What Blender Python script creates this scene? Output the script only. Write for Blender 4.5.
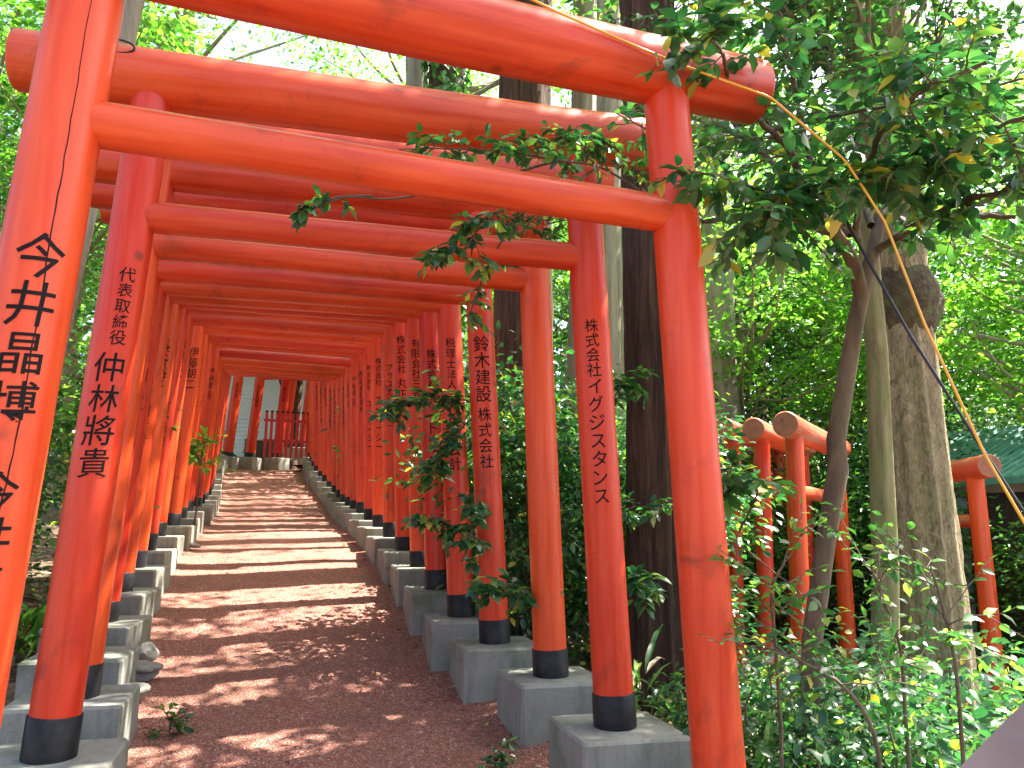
import bpy, bmesh, math, random
import numpy as np
from mathutils import Vector, Matrix
R = math.radians
rng = np.random.default_rng(7)
random.seed(7)
for o in list(bpy.data.objects): bpy.data.objects.remove(o)
scene = bpy.context.scene
COL = scene.collection

# ------------------------------------------------------------------ camera, sky, sun, exposure
S = 1.15            # metres per layout unit
CZ = 2.0            # camera height above the low ground on the right
F = 808.1           # focal length in pixels of a 1024 px wide frame
PITCH, ROLL = R(9.352), R(0.653)
cd = bpy.data.cameras.new('camera'); cam = bpy.data.objects.new('camera', cd); COL.objects.link(cam)
cd.sensor_width = 36; cd.lens = F / 1024 * 36; cd.clip_start = 0.05; cd.clip_end = 400
cam.matrix_world = Matrix.Translation((0, 0, CZ)) @ Matrix.Rotation(R(90) + PITCH, 4, 'X') @ Matrix.Rotation(ROLL, 4, 'Z')
scene.camera = cam

SUN_EL = R(58); SUN_AZ = math.atan2(.88, .47)          # azimuth from +Y towards +X
world = bpy.data.worlds.new('World'); scene.world = world; world.use_nodes = True
nt = world.node_tree
sky = nt.nodes.new('ShaderNodeTexSky'); sky.sky_type = 'NISHITA'; sky.sun_disc = False
sky.sun_elevation = SUN_EL; sky.sun_rotation = SUN_AZ; sky.air_density = .75; sky.dust_density = 4; sky.ozone_density = .4
nt.links.new(sky.outputs[0], nt.nodes['Background'].inputs[0]); nt.nodes['Background'].inputs[1].default_value = 0.11
sl = bpy.data.lights.new('sun', 'SUN'); sl.energy = 5.0; sl.angle = R(0.5); sl.color = (1, .95, .86)
so = bpy.data.objects.new('sun', sl); COL.objects.link(so)
sd = Vector((math.sin(SUN_AZ) * math.cos(SUN_EL), math.cos(SUN_AZ) * math.cos(SUN_EL), math.sin(SUN_EL)))
so.rotation_euler = sd.to_track_quat('Z', 'Y').to_euler(); so.location = (6, 2, 20)
vs = scene.view_settings
vs.view_transform = 'Standard'; vs.look = 'None'; vs.exposure = 2.6; vs.gamma = 1.0; vs.use_curve_mapping = False
scene.cycles.max_bounces = 8; scene.cycles.transparent_max_bounces = 8
scene.cycles.diffuse_bounces = 5; scene.cycles.transmission_bounces = 5

def wp(px, py, Y):
    """world point on the ray through pixel (px, py) at world distance Y in front"""
    a, b = px - 512, py - 384
    u = a * math.cos(ROLL) + b * math.sin(ROLL); v = -a * math.sin(ROLL) + b * math.cos(ROLL)
    x, y, z = u / F, 1.0, -v / F
    y2 = y * math.cos(PITCH) - z * math.sin(PITCH); z2 = y * math.sin(PITCH) + z * math.cos(PITCH)
    k = Y / y2
    return np.array([x * k, Y, CZ + z2 * k])

# ------------------------------------------------------------------ tagging and linking
def tag(o, label=None, cat=None, group=None, kind=None):
    if label: o['label'] = label
    if cat: o['category'] = cat
    if group: o['group'] = group
    if kind: o['kind'] = kind
    return o
def empty(name, loc=(0, 0, 0), rz=0, sc=1):
    o = bpy.data.objects.new(name, None); o.empty_display_size = .1; COL.objects.link(o)
    o.location = loc; o.rotation_euler = (0, 0, rz); o.scale = (sc,) * 3
    return o
def link_mesh(name, me, mats, parent=None):
    o = bpy.data.objects.new(name, me); COL.objects.link(o)
    for m in (mats if isinstance(mats, (list, tuple)) else [mats]): me.materials.append(m)
    if parent: o.parent = parent
    return o
def copy_thing(root, loc, rz, sc, label, group=None):
    r = root.copy(); COL.objects.link(r); r.location = loc; r.rotation_euler = (0, 0, rz); r.scale = (sc,) * 3
    r['label'] = label
    if group: r['group'] = group
    for ch in list(root.children):
        c = ch.copy(); COL.objects.link(c); c.parent = r
        for g in list(ch.children):
            d = g.copy(); COL.objects.link(d); d.parent = c
    return r

class MB:
    """mesh builder: numpy vertices, polygon lists"""
    def __init__(s): s.v = []; s.f = []; s.n = 0; s.sm = []; s.mi = []
    def add(s, verts, faces, smooth=True, mi=0):
        verts = np.asarray(verts, float).reshape(-1, 3)
        s.v.append(verts); k = s.n
        for f in faces: s.f.append([i + k for i in f]); s.sm.append(smooth); s.mi.append(mi)
        s.n += len(verts)
    def tube(s, pts, rad, seg=12, caps=True, mi=0, wob=0, capmi=None):
        pts = np.asarray(pts, float); n = len(pts); rad = np.broadcast_to(np.asarray(rad, float), (n,))
        T = np.gradient(pts, axis=0); T /= np.linalg.norm(T, axis=1)[:, None] + 1e-12
        ref = np.array([0, 0, 1.]) if abs(T[0][2]) < .9 else np.array([1., 0, 0])
        A = np.cross(T[0], ref); A /= np.linalg.norm(A)
        V = []; th = np.linspace(0, 2 * np.pi, seg, endpoint=False)
        for i in range(n):
            A = A - T[i] * (A @ T[i]); A /= np.linalg.norm(A); B = np.cross(T[i], A)
            rr = rad[i] * (1 + (wob * rng.uniform(-1, 1, seg) if wob else 0))
            V.append(pts[i] + np.outer(np.cos(th) * rr, A) + np.outer(np.sin(th) * rr, B))
        V = np.concatenate(V)
        Fc = [(i * seg + j, i * seg + (j + 1) % seg, (i + 1) * seg + (j + 1) % seg, (i + 1) * seg + j) for i in range(n - 1) for j in range(seg)]
        s.add(V, Fc, True, mi)
        if caps:
            cm = mi if capmi is None else capmi
            s.add(V[:seg], [tuple(range(seg))[::-1]], False, cm); s.add(V[-seg:], [tuple(range(seg))], False, cm)
    def box(s, lo, hi, bev=0, mi=0, M=None):
        x0, y0, z0 = lo; x1, y1, z1 = hi; b = bev
        if b:
            V = []; 
            for z, i in ((z0, 0), (z1 - b, 0), (z1, b)):
                for (sx, sy) in ((0, 0), (1, 0), (1, 1), (0, 1)):
                    for k in range(2):
                        X = x0 if sx == 0 else x1; Y = y0 if sy == 0 else y1
                        dx = b if sx == 0 else -b; dy = b if sy == 0 else -b
                        along = (sx, sy) in ((0, 0), (1, 1))
                        first = (k == 0)
                        # corner chamfer: two points per corner
                        if along == first: px, py = X, Y + dy
                        else: px, py = X + dx, Y
                        px += (i if sx == 0 else -i) * .8; py += (i if sy == 0 else -i) * .8
                        V.append((px, py, z))
            n = 8; Fc = [(r * n + j, r * n + (j + 1) % n, (r + 1) * n + (j + 1) % n, (r + 1) * n + j) for r in range(2) for j in range(n)]
            Fc.append(tuple(range(16, 24))); Fc.append(tuple(range(0, 8))[::-1])
        else:
            V = [(x, y, z) for z in (z0, z1) for (x, y) in ((x0, y0), (x1, y0), (x1, y1), (x0, y1))]
            Fc = [(0, 1, 5, 4), (1, 2, 6, 5), (2, 3, 7, 6), (3, 0, 4, 7), (4, 5, 6, 7), (3, 2, 1, 0)]
        V = np.array(V, float)
        if M is not None: V = V @ np.array(M.to_3x3()).T + np.array(M.translation)
        s.add(V, Fc, False, mi)
    def build(s, name, mats, parent=None):
        me = bpy.data.meshes.new(name)
        V = np.concatenate(s.v) if s.v else np.zeros((0, 3))
        me.from_pydata(V.tolist(), [], s.f); 
        me.polygons.foreach_set('use_smooth', s.sm); me.polygons.foreach_set('material_index', s.mi); me.update()
        return link_mesh(name, me, mats, parent)

def raw_mesh(name, V, Fq, smooth=False):
    """fast mesh from arrays; Fq (n,k) all the same size"""
    V = np.asarray(V, np.float32); Fq = np.asarray(Fq, np.int32); k = Fq.shape[1]
    me = bpy.data.meshes.new(name); me.vertices.add(len(V)); me.vertices.foreach_set('co', V.ravel())
    me.loops.add(Fq.size); me.loops.foreach_set('vertex_index', Fq.ravel())
    me.polygons.add(len(Fq)); me.polygons.foreach_set('loop_start', np.arange(0, Fq.size, k, dtype=np.int32))
    me.polygons.foreach_set('loop_total', np.full(len(Fq), k, np.int32))
    if smooth: me.polygons.foreach_set('use_smooth', np.ones(len(Fq), bool))
    me.update(calc_edges=True); return me

# ------------------------------------------------------------------ materials
class NM:
    def __init__(s, name):
        s.m = bpy.data.materials.new(name); s.m.use_nodes = True; s.t = s.m.node_tree; s.b = s.t.nodes['Principled BSDF']; s.out = s.t.nodes['Material Output']
    def n(s, typ, **kw):
        x = s.t.nodes.new(typ)
        for k, v in kw.items():
            if k.startswith('i_'):
                key = k[2:]; key = int(key) if key.isdigit() else key.replace('_', ' ')
                x.inputs[key].default_value = v
            else: setattr(x, k, v)
        return x
    def l(s, a, b): s.t.links.new(a, b)
    def coord(s, scale=(1, 1, 1), rnd=True, kind='Object'):
        tc = s.n('ShaderNodeTexCoord'); mp = s.n('ShaderNodeMapping'); mp.inputs['Scale'].default_value = scale
        s.l(tc.outputs[kind], mp.inputs[0])
        if rnd:
            oi = s.n('ShaderNodeObjectInfo'); mu = s.n('ShaderNodeMath', operation='MULTIPLY', i_1=37.7); s.l(oi.outputs['Random'], mu.inputs[0])
            cb = s.n('ShaderNodeCombineXYZ'); s.l(mu.outputs[0], cb.inputs[0]); s.l(mu.outputs[0], cb.inputs[1]); s.l(mu.outputs[0], cb.inputs[2])
            s.l(cb.outputs[0], mp.inputs['Location'])
        return mp.outputs[0]
    def noise(s, vec, scale, detail=4, rough=.55, dist=0):
        x = s.n('ShaderNodeTexNoise'); x.inputs['Scale'].default_value = scale; x.inputs['Detail'].default_value = detail
        x.inputs['Roughness'].default_value = rough; x.inputs['Distortion'].default_value = dist; s.l(vec, x.inputs['Vector']); return x.outputs['Fac']
    def ramp(s, fac, stops):
        x = s.n('ShaderNodeValToRGB'); cr = x.color_ramp
        while len(cr.elements) > 1: cr.elements.remove(cr.elements[-1])
        cr.elements[0].position = stops[0][0]; cr.elements[0].color = (*stops[0][1], 1) if len(stops[0][1]) == 3 else stops[0][1]
        for p, c in stops[1:]:
            e = cr.elements.new(p); e.color = (*c, 1)
        s.l(fac, x.inputs[0]); return x.outputs[0]
    def mix(s, fac, a, b, mode='MIX'):
        x = s.n('ShaderNodeMix', data_type='RGBA', blend_type=mode)
        for sock, val in ((x.inputs[0], fac), (x.inputs[6], a), (x.inputs[7], b)):
            if isinstance(val, (int, float)): sock.default_value = val
            elif isinstance(val, tuple): sock.default_value = (*val, 1)
            else: s.l(val, sock)
        return x.outputs[2]
    def bump(s, h, strength=.3, dist=.01, prev=None):
        x = s.n('ShaderNodeBump'); x.inputs['Strength'].default_value = strength; x.inputs['Distance'].default_value = dist
        s.l(h, x.inputs['Height'])
        if prev is not None: s.l(prev, x.inputs['Normal'])
        return x.outputs[0]
    def fin(s, col=None, rough=None, normal=None, **kw):
        for sock, val in (('Base Color', col), ('Roughness', rough), ('Normal', normal)):
            if val is None: continue
            if isinstance(val, tuple): s.b.inputs[sock].default_value = (*val, 1)
            elif isinstance(val, (int, float)): s.b.inputs[sock].default_value = val
            else: s.l(val, s.b.inputs[sock])
        for k, v in kw.items(): s.b.inputs[k.replace('_', ' ')].default_value = v
        return s.m
def BW(x): return (x, x, x)

def vermilion(name, along, base=(.62, .046, .011), alt=(.50, .030, .009), worn=0.0):
    m = NM(name); st = [1, 1, 1]; st[along] = .06
    v = m.coord(); vstr = m.coord(tuple(st))
    c = m.mix(m.ramp(m.noise(v, 1.6, 3), [(.3, BW(0)), (.7, BW(1))]), base, alt)
    c = m.mix(m.ramp(m.noise(vstr, 26, 4), [(.35, BW(0)), (.72, BW(.5))]), c, (.76, .12, .05))  # pale streaks along the grain, painted highlights of the wood facets
    # object to object tint
    oi = m.n('ShaderNodeObjectInfo'); hs = m.n('ShaderNodeHueSaturation')
    mr = m.n('ShaderNodeMapRange', i_3=.985, i_4=1.018); m.l(oi.outputs['Random'], mr.inputs[0]) if False else None
    m.l(oi.outputs['Random'], mr.inputs['Value']); mr.inputs['To Min'].default_value = .4955; mr.inputs['To Max'].default_value = .507
    mv = m.n('ShaderNodeMapRange'); m.l(oi.outputs['Random'], mv.inputs['Value']); mv.inputs['To Min'].default_value = .92; mv.inputs['To Max'].default_value = 1.1
    m.l(mr.outputs[0], hs.inputs['Hue']); m.l(mv.outputs[0], hs.inputs['Value']); m.l(c, hs.inputs['Color']); c = hs.outputs[0]
    # stains and knots
    stain = m.ramp(m.noise(v, 3.2, 6, .68, .6), [(.58, BW(0)), (.76, BW(.8))])
    c = m.mix(stain, c, (.13, .024, .014))
    vor = m.n('ShaderNodeTexVoronoi', feature='F1'); vor.inputs['Scale'].default_value = 2.3; m.l(v, vor.inputs['Vector'])
    knot = m.ramp(vor.outputs['Distance'], [(.03, BW(.65)), (.065, BW(0))]); c = m.mix(knot, c, (.13, .025, .016))
    if worn:
        chip = m.ramp(m.noise(vstr, 9, 7, .75), [(.5, BW(0)), (.62, BW(worn))]); c = m.mix(chip, c, (.55, .30, .2))
    h = m.noise(vstr, 18, 5); b1 = m.bump(h, .35, .006); b2 = m.bump(m.noise(v, 90, 3), .12, .002, b1)
    r = m.ramp(m.noise(v, 7, 5), [(.3, BW(.26)), (.75, BW(.48))])
    return m.fin(c, r, b2, Coat_Weight=.04, Coat_Roughness=.2, Specular_IOR_Level=.32)
M_pillar = vermilion('vermilion_pillar_paint', 2)
M_beam = vermilion('vermilion_beam_paint', 0, (.56, .042, .010), (.40, .026, .009))
M_worn = vermilion('worn_vermilion_paint', 0, (.64, .09, .04), (.6, .13, .07), worn=.8)
m = NM('end_grain'); v = m.coord((1, 1, 1)); c = m.ramp(m.noise(v, 14, 6, .7), [(.35, (.42, .16, .09)), (.6, (.30, .12, .07)), (.75, (.08, .04, .03))]); M_endgrain = m.fin(c, .75, m.bump(m.noise(v, 40, 4), .4, .005))
m = NM('black_band_paint'); v = m.coord(); c = m.ramp(m.noise(v, 9, 6, .7), [(.4, (.012, .012, .013)), (.65, (.03, .03, .032)), (.8, (.10, .09, .08))]); M_black = m.fin(c, m.ramp(m.noise(v, 14), [(.3, BW(.3)), (.7, BW(.6))]), m.bump(m.noise(v, 40), .2, .004), Specular_IOR_Level=.18)
m = NM('sumi_ink'); M_ink = m.fin((.010, .008, .008), .6, Specular_IOR_Level=.12)

def concrete(name, a, b, moss):
    m = NM(name); v = m.coord(); vz = m.coord((1, 1, .12))
    c = m.mix(m.ramp(m.noise(v, 5, 6, .6), [(.3, BW(0)), (.7, BW(1))]), a, b)
    c = m.mix(m.ramp(m.noise(vz, 12, 5, .7), [(.5, BW(0)), (.7, BW(.6))]), c, (.10, .105, .085))
    c = m.mix(m.ramp(m.noise(v, 3.1, 6, .7, .5), [(.5, BW(0)), (.66, BW(moss))]), c, (.10, .135, .06))
    c = m.mix(m.ramp(m.noise(v, 160, 2), [(.3, BW(.6)), (.5, BW(0))]), c, (.12, .12, .11))
    n1 = m.bump(m.noise(v, 120, 3), .35, .003); n2 = m.bump(m.noise(v, 9, 5), .4, .012, n1)
    return m.fin(c, .88, n2)
M_conc = concrete('mossy_concrete', (.29, .29, .245), (.20, .21, .175), .8)
M_conc2 = concrete('pale_concrete', (.38, .37, .31), (.26, .26, .215), .55)

def gravel_mat():
    m = NM('red_gravel'); v = m.coord(rnd=False, kind='Object')
    vor = m.n('ShaderNodeTexVoronoi', feature='F1'); vor.inputs['Scale'].default_value = 125; m.l(v, vor.inputs['Vector'])
    vor2 = m.n('ShaderNodeTexVoronoi', feature='F1'); vor2.inputs['Scale'].default_value = 62; m.l(v, vor2.inputs['Vector'])
    sep = m.n('ShaderNodeSeparateColor'); m.l(vor.outputs['Color'], sep.inputs[0])
    c = m.ramp(sep.outputs[0], [(0, (.12, .036, .022)), (.3, (.25, .08, .05)), (.55, (.36, .135, .088)), (.8, (.29, .115, .08)), (.93, (.42, .24, .19)), (1, (.55, .44, .38))])
    big = m.ramp(m.noise(v, 1.1, 5, .6), [(.35, BW(0)), (.62, BW(1))])
    c = m.mix(big, c, m.mix(.35, c, (.17, .085, .05)))
    damp = m.ramp(m.noise(v, 4.5, 5, .65), [(.5, BW(0)), (.72, BW(.35))]); c = m.mix(damp, c, (.075, .04, .025))
    h1 = m.bump(vor.outputs['Distance'], .9, .006); 
    inv = m.n('ShaderNodeMath', operation='SUBTRACT', i_0=1.0); m.l(vor2.outputs['Distance'], inv.inputs[1])
    h2 = m.bump(inv.outputs[0], .5, .008, h1); h3 = m.bump(m.noise(v, 9, 6), .6, .03, h2)
    return m.fin(c, .9, h3)
M_gravel = gravel_mat()
m = NM('pebbles'); g = m.n('ShaderNodeNewGeometry'); c = m.ramp(g.outputs['Random Per Island'], [(0, (.12, .04, .028)), (.35, (.24, .09, .06)), (.6, (.33, .15, .11)), (.85, (.26, .13, .10)), (.95, (.45, .33, .28)), (1, (.5, .46, .42))]); M_pebble = m.fin(c, .8)
m = NM('forest_soil'); v = m.coord(rnd=False); c = m.ramp(m.noise(v, 2.2, 8, .7), [(.3, (.035, .025, .014)), (.5, (.075, .05, .028)), (.65, (.12, .08, .045)), (.8, (.06, .075, .025))])
vor = m.n('ShaderNodeTexVoronoi', feature='F1'); vor.inputs['Scale'].default_value = 22; m.l(v, vor.inputs['Vector'])
sep = m.n('ShaderNodeSeparateColor'); m.l(vor.outputs['Color'], sep.inputs[0])
c = m.mix(.55, c, m.ramp(sep.outputs[0], [(0, (.04, .025, .015)), (.5, (.16, .10, .055)), (.85, (.26, .17, .10)), (1, (.33, .26, .18))]))
M_soil = m.fin(c, .95, m.bump(vor.outputs['Distance'], .8, .02, m.bump(m.noise(v, 6, 6), .6, .05)))

def bark(name, dark, mid, light, vs=.18, scale=9, moss=None, mfac=0, depth=.03):
    m = NM(name); v = m.coord((1, 1, vs)); vn = m.coord()
    n = m.noise(v, scale, 8, .7, .8)
    c = m.ramp(n, [(.32, dark), (.5, mid), (.7, light)])
    if moss:
        c = m.mix(m.ramp(m.noise(vn, 2.5, 7, .7, .4), [(.42, BW(0)), (.62, BW(mfac))]), c, moss)
    b = m.bump(n, 1.0, depth); b = m.bump(m.noise(vn, 60, 4), .4, .006, b)
    return m.fin(c, .92, b)
M_cedar = bark('cedar_bark', (.020, .011, .007), (.075, .040, .022), (.16, .092, .055), .06, 26, None, 0, .04)
M_bark = bark('rough_grey_bark', (.07, .05, .028), (.27, .21, .115), (.46, .38, .23), .4, 42, (.20, .20, .08), .45, .02)
M_lichen = bark('lichen_bark', (.09, .075, .035), (.20, .17, .075), (.30, .27, .14), .2, 9, (.17, .20, .06), .7, .012)
M_smooth = bark('smooth_brown_bark', (.045, .030, .018), (.10, .068, .040), (.18, .13, .08), .25, 10, (.10, .10, .06), .35, .005)
M_pale = bark('pale_bark', (.16, .135, .10), (.30, .26, .20), (.42, .38, .31), .08, 12, (.22, .23, .14), .4, .02)
M_twig = bark('twig_bark', (.06, .042, .03), (.11, .08, .055), (.2, .16, .12), .3, 20, None, 0, .002)

def leafmat(name, stops, trans, rough=.35, tfac=.4, spec=.5):
    m = NM(name); g = m.n('ShaderNodeNewGeometry'); c = m.ramp(g.outputs['Random Per Island'], stops)
    m.fin(c, rough); m.b.inputs['Specular IOR Level'].default_value = spec
    tr = m.n('ShaderNodeBsdfTranslucent'); cc = m.mix(1.0, c, trans, 'MULTIPLY') ; m.l(cc, tr.inputs[0])
    mx = m.n('ShaderNodeMixShader'); mx.inputs[0].default_value = tfac; m.l(m.b.outputs[0], mx.inputs[1]); m.l(tr.outputs[0], mx.inputs[2]); m.l(mx.outputs[0], m.out.inputs[0])
    return m.m
M_camellia = leafmat('camellia_leaves', [(0, (.015, .065, .030)), (.5, (.03, .105, .040)), (.82, (.06, .155, .042)), (.94, (.13, .24, .045)), (.99, (.42, .33, .05)), (1, (.5, .4, .08))], (2.0, 2.5, 1.2), .30, .34, .6)
M_bright = leafmat('bright_maple_leaves', [(0, (.05, .14, .022)), (.5, (.09, .21, .03)), (.85, (.16, .30, .045)), (1, (.30, .40, .07))], (1.8, 2.2, 1.1), .5, .55)
M_mid = leafmat('mid_green_leaves', [(0, (.025, .085, .028)), (.5, (.05, .14, .035)), (.85, (.10, .21, .045)), (1, (.24, .33, .07))], (2.1, 2.4, 1.1), .38, .45)
M_dark = leafmat('dark_evergreen_leaves', [(0, (.012, .04, .016)), (.5, (.022, .065, .024)), (.9, (.045, .11, .03)), (1, (.11, .19, .04))], (2.0, 2.4, 1.2), .35, .3)
M_litter = leafmat('fallen_leaves', [(0, (.10, .055, .03)), (.4, (.2, .12, .06)), (.75, (.30, .20, .11)), (.92, (.42, .33, .2)), (1, (.5, .42, .1))], (1, 1, 1), .7, .1)
M_dry = leafmat('dry_leaves', [(0, (.4, .34, .22)), (1, (.62, .56, .42))], (1, 1, 1), .7, .2)
M_ivy = leafmat('ivy_leaves', [(0, (.03, .11, .03)), (.7, (.07, .19, .04)), (1, (.13, .27, .05))], (2, 2.3, 1), .4, .4)

# ------------------------------------------------------------------ gate layout (fitted), in units of S
GQ = [[-0.307, 2.243, 0.354, -0.939, 2.037, 0.062, 1.93], [-0.545, 3.061, 0.25, -0.795, 1.982, 0.057, 1.876], [-0.768, 3.679, 0.274, -0.729, 2.006, 0.049, 1.9], [-1.046, 4.25, 0.247, -0.663, 2.002, 0.064, 1.907], [-1.259, 4.781, 0.21, -0.587, 1.988, 0.064, 1.911], [-1.453, 5.351, 0.211, -0.48, 1.994, 0.057, 1.906], [-1.635, 5.947, 0.231, -0.372, 2.006, 0.057, 1.914], [-1.834, 6.574, 0.257, -0.281, 2.009, 0.057, 1.935], [-2.046, 7.253, 0.28, -0.193, 2.018, 0.054, 1.907], [-2.243, 7.978, 0.301, -0.114, 1.977, 0.057, 1.911], [-2.467, 8.711, 0.325, -0.05, 1.992, 0.057, 1.911], [-2.695, 9.456, 0.346, 0.025, 1.989, 0.052, 1.935], [-2.904, 10.212, 0.357, 0.08, 1.964, 0.057, 1.911], [-3.131, 10.948, 0.36, 0.122, 1.988, 0.057, 1.911], [-3.354, 11.669, 0.356, 0.181, 1.996, 0.057, 1.911], [-3.573, 12.376, 0.35, 0.26, 2.002, 0.057, 1.911], [-3.8, 13.07, 0.345, 0.356, 2.002, 0.057, 1.911], [-4.037, 13.753, 0.34, 0.465, 2.001, 0.057, 1.911], [-4.279, 14.429, 0.333, 0.584, 2.0, 0.057, 1.911], [-4.521, 15.101, 0.324, 0.709, 2.002, 0.057, 1.911], [-4.762, 15.769, 0.31, 0.838, 1.997, 0.057, 1.911], [-4.985, 16.439, 0.29, 0.971, 2.0, 0.057, 1.911], [-5.193, 17.111, 0.266, 1.106, 2.005, 0.057, 1.911], [-5.394, 17.784, 0.238, 1.242, 2.021, 0.057, 1.894]]
gates = []
for x, y, a, z, W, L, Hn in GQ: gates.append(dict(x=x, y=y, a=a, z=z, W=W, L=L, Hn=Hn, Hk=2.355, ped=.24))
for x, y, a, z in ((-5.42, 18.33, .04, 1.26), (-5.13, 18.80, -.14, 1.30), (-4.72, 18.98, -.46, 1.33), (-4.24, 18.70, -.95, 1.35)):
    gates.append(dict(x=x, y=y, a=a, z=z, W=2.0, L=.075, fat=(1.5, 1.0), Hn=1.911, Hk=2.355, ped=.30))
for i, g in enumerate(gates):
    g['P'] = np.array([g['x'] * S, g['y'] * S, g['z'] * S + CZ])
    if 4 <= i < 20: g['ped'] = .21
    if 20 <= i <= 23: g['ped'] = .24 + .015 * (i - 19)

# path centre line and ground
pc = [g['P'] - np.array([0, 0, g['ped'] * S]) for g in gates]
t0 = np.array([math.sin(gates[0]['a']), -math.cos(gates[0]['a']), 0])
pre = [pc[0] + t0 * k - np.array([0, 0, .09 * k]) for k in (4.5, 3.5, 2.5, 1.6, .8)]
tail = [pc[-1] + np.array([.7, -.15, 0]), pc[-1] + np.array([1.6, -.3, 0])]
ctrl = np.array(pre + pc + tail)
# smooth resample
cum = np.r_[0, np.cumsum(np.linalg.norm(np.diff(ctrl[:, :2], axis=0), axis=1))]
ss = np.linspace(0, cum[-1], 420)
PL = np.stack([np.interp(ss, cum, ctrl[:, k]) for k in range(3)], 1)
ker = np.hanning(25); ker /= ker.sum()
for k in range(3):
    PL[:, k] = np.convolve(np.pad(PL[:, k], 12, mode='reflect', reflect_type='odd'), ker, 'valid')
PT = np.gradient(PL[:, :2], axis=0); PT /= np.linalg.norm(PT, axis=1)[:, None]
PN = np.stack([PT[:, 1], -PT[:, 0]], 1)        # to the right

_ph = rng.uniform(0, 6.28, (12, 2)); _fr = rng.uniform(.15, 1.6, 12); _an = rng.uniform(0, 6.28, 12)
def und(x, y, amp=1):
    o = 0
    for i in range(12): o = o + np.sin((x * np.cos(_an[i]) + y * np.sin(_an[i])) * _fr[i] * 2 + _ph[i, 0]) / (1 + _fr[i] * 2.5)
    return o * amp * .1
def terrain(x, y):
    x = np.atleast_1d(np.asarray(x, float)); y = np.atleast_1d(np.asarray(y, float))
    d2 = (x[:, None] - PL[None, ::4, 0]) ** 2 + (y[:, None] - PL[None, ::4, 1]) ** 2
    i = d2.argmin(1) * 4; d = np.sqrt(d2.min(1))
    side = (x - PL[i, 0]) * PN[i, 0] + (y - PL[i, 1]) * PN[i, 1]
    zp = PL[i, 2]
    t = np.clip((d - 1.5) / 3.2, 0, 1); t = t * t * (3 - 2 * t)
    zr = np.clip(zp * .25 - .1, 0.02, .55) + np.clip((y - 14) * .03, 0, 1.2)
    z_r = zp * (1 - t) + zr * t
    z_l = zp + .05 * t
    z = np.where(side > 0, z_r, z_l) + und(x, y) * np.clip((d - 1.2) / 1.5, 0, 1)
    far = np.clip((np.hypot(x, y) - 30) / 60, 0, 1); z = z + far * 5
    return z, d
def gz(x, y): return float(terrain([x], [y])[0][0])

# ground sheet: fine near, coarse far
def grid(xs, ys):
    X, Y = np.meshgrid(xs, ys); Z, D = terrain(X.ravel(), Y.ravel())
    Z = Z - np.clip((1.35 - D) / .15, 0, 1) * .10
    V = np.stack([X.ravel(), Y.ravel(), Z], 1); nx, ny = len(xs), len(ys)
    i = np.arange(nx - 1)[None, :] + np.arange(ny - 1)[:, None] * nx; i = i.ravel()
    return raw_mesh('ground', V, np.stack([i, i + 1, i + nx + 1, i + nx], 1), True)
xs = np.r_[np.linspace(-150, -14, 18)[:-1], np.arange(-14, 14, .16), np.linspace(14, 150, 18)]
ys = np.r_[np.linspace(-60, -3, 8)[:-1], np.arange(-3, 26, .16), np.linspace(26, 260, 24)]
tag(link_mesh('ground', grid(xs, ys), M_soil), kind='structure')

# gravel path ribbon
lat = np.linspace(-1.2, 1.2, 61); n = 840
sp = np.linspace(0, 1, n) * (len(PL) - 1); 
C3 = np.stack([np.interp(sp, np.arange(len(PL)), PL[:, k]) for k in range(3)], 1); N2 = np.stack([np.interp(sp, np.arange(len(PL)), PN[:, k]) for k in range(2)], 1)
X = C3[:, 0, None] + N2[:, 0, None] * lat; Y = C3[:, 1, None] + N2[:, 1, None] * lat
crown = .015 * (1 - (lat / 1.2) ** 2) + .04 * np.clip((np.abs(lat) - .75) / .3, 0, 1) ** 2
Z = C3[:, 2, None] + crown + und(X * 3, Y * 3) * .06 + rng.normal(0, .0022, X.shape)
def path_z(s_i, l): return None
V = np.stack([X.ravel(), Y.ravel(), Z.ravel()], 1); nx = len(lat)
i = (np.arange(nx - 1)[None, :] + np.arange(n - 1)[:, None] * nx).ravel()
tag(link_mesh('path', raw_mesh('path', V, np.stack([i, i + 1, i + nx + 1, i + nx], 1), True), M_gravel), kind='structure')
PATHV = V.reshape(n, nx, 3)

# ------------------------------------------------------------------ lettering
_gl = {}
def glyph(ch):
    if ch in _gl: return _gl[ch]
    cu = bpy.data.curves.new('t', 'FONT'); cu.body = ch; cu.size = 1; cu.resolution_u = 2; cu.offset = .004
    ob = bpy.data.objects.new('t', cu); COL.objects.link(ob)
    dg = bpy.context.evaluated_depsgraph_get(); dg.update()
    me = ob.evaluated_get(dg).to_mesh(); bm = bmesh.new(); bm.from_mesh(me)
    for k in range(-2, 17):
        x = k * .0625 + .01
        geo = bm.verts[:] + bm.edges[:] + bm.faces[:]
        bmesh.ops.bisect_plane(bm, geom=geo, plane_co=(x, 0, 0), plane_no=(1, 0, 0))
    V = np.array([v.co[:2] for v in bm.verts]); bm.verts.index_update(); Fc = [[v.index for v in f.verts] for f in bm.faces]; bm.free()
    COL.objects.unlink(ob); bpy.data.objects.remove(ob); bpy.data.curves.remove(cu)
    if len(V):
        V = V - np.array([.5 * (V[:, 0].min() + V[:, 0].max()), .38])
    _gl[ch] = (V, Fc); return _gl[ch]

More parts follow.
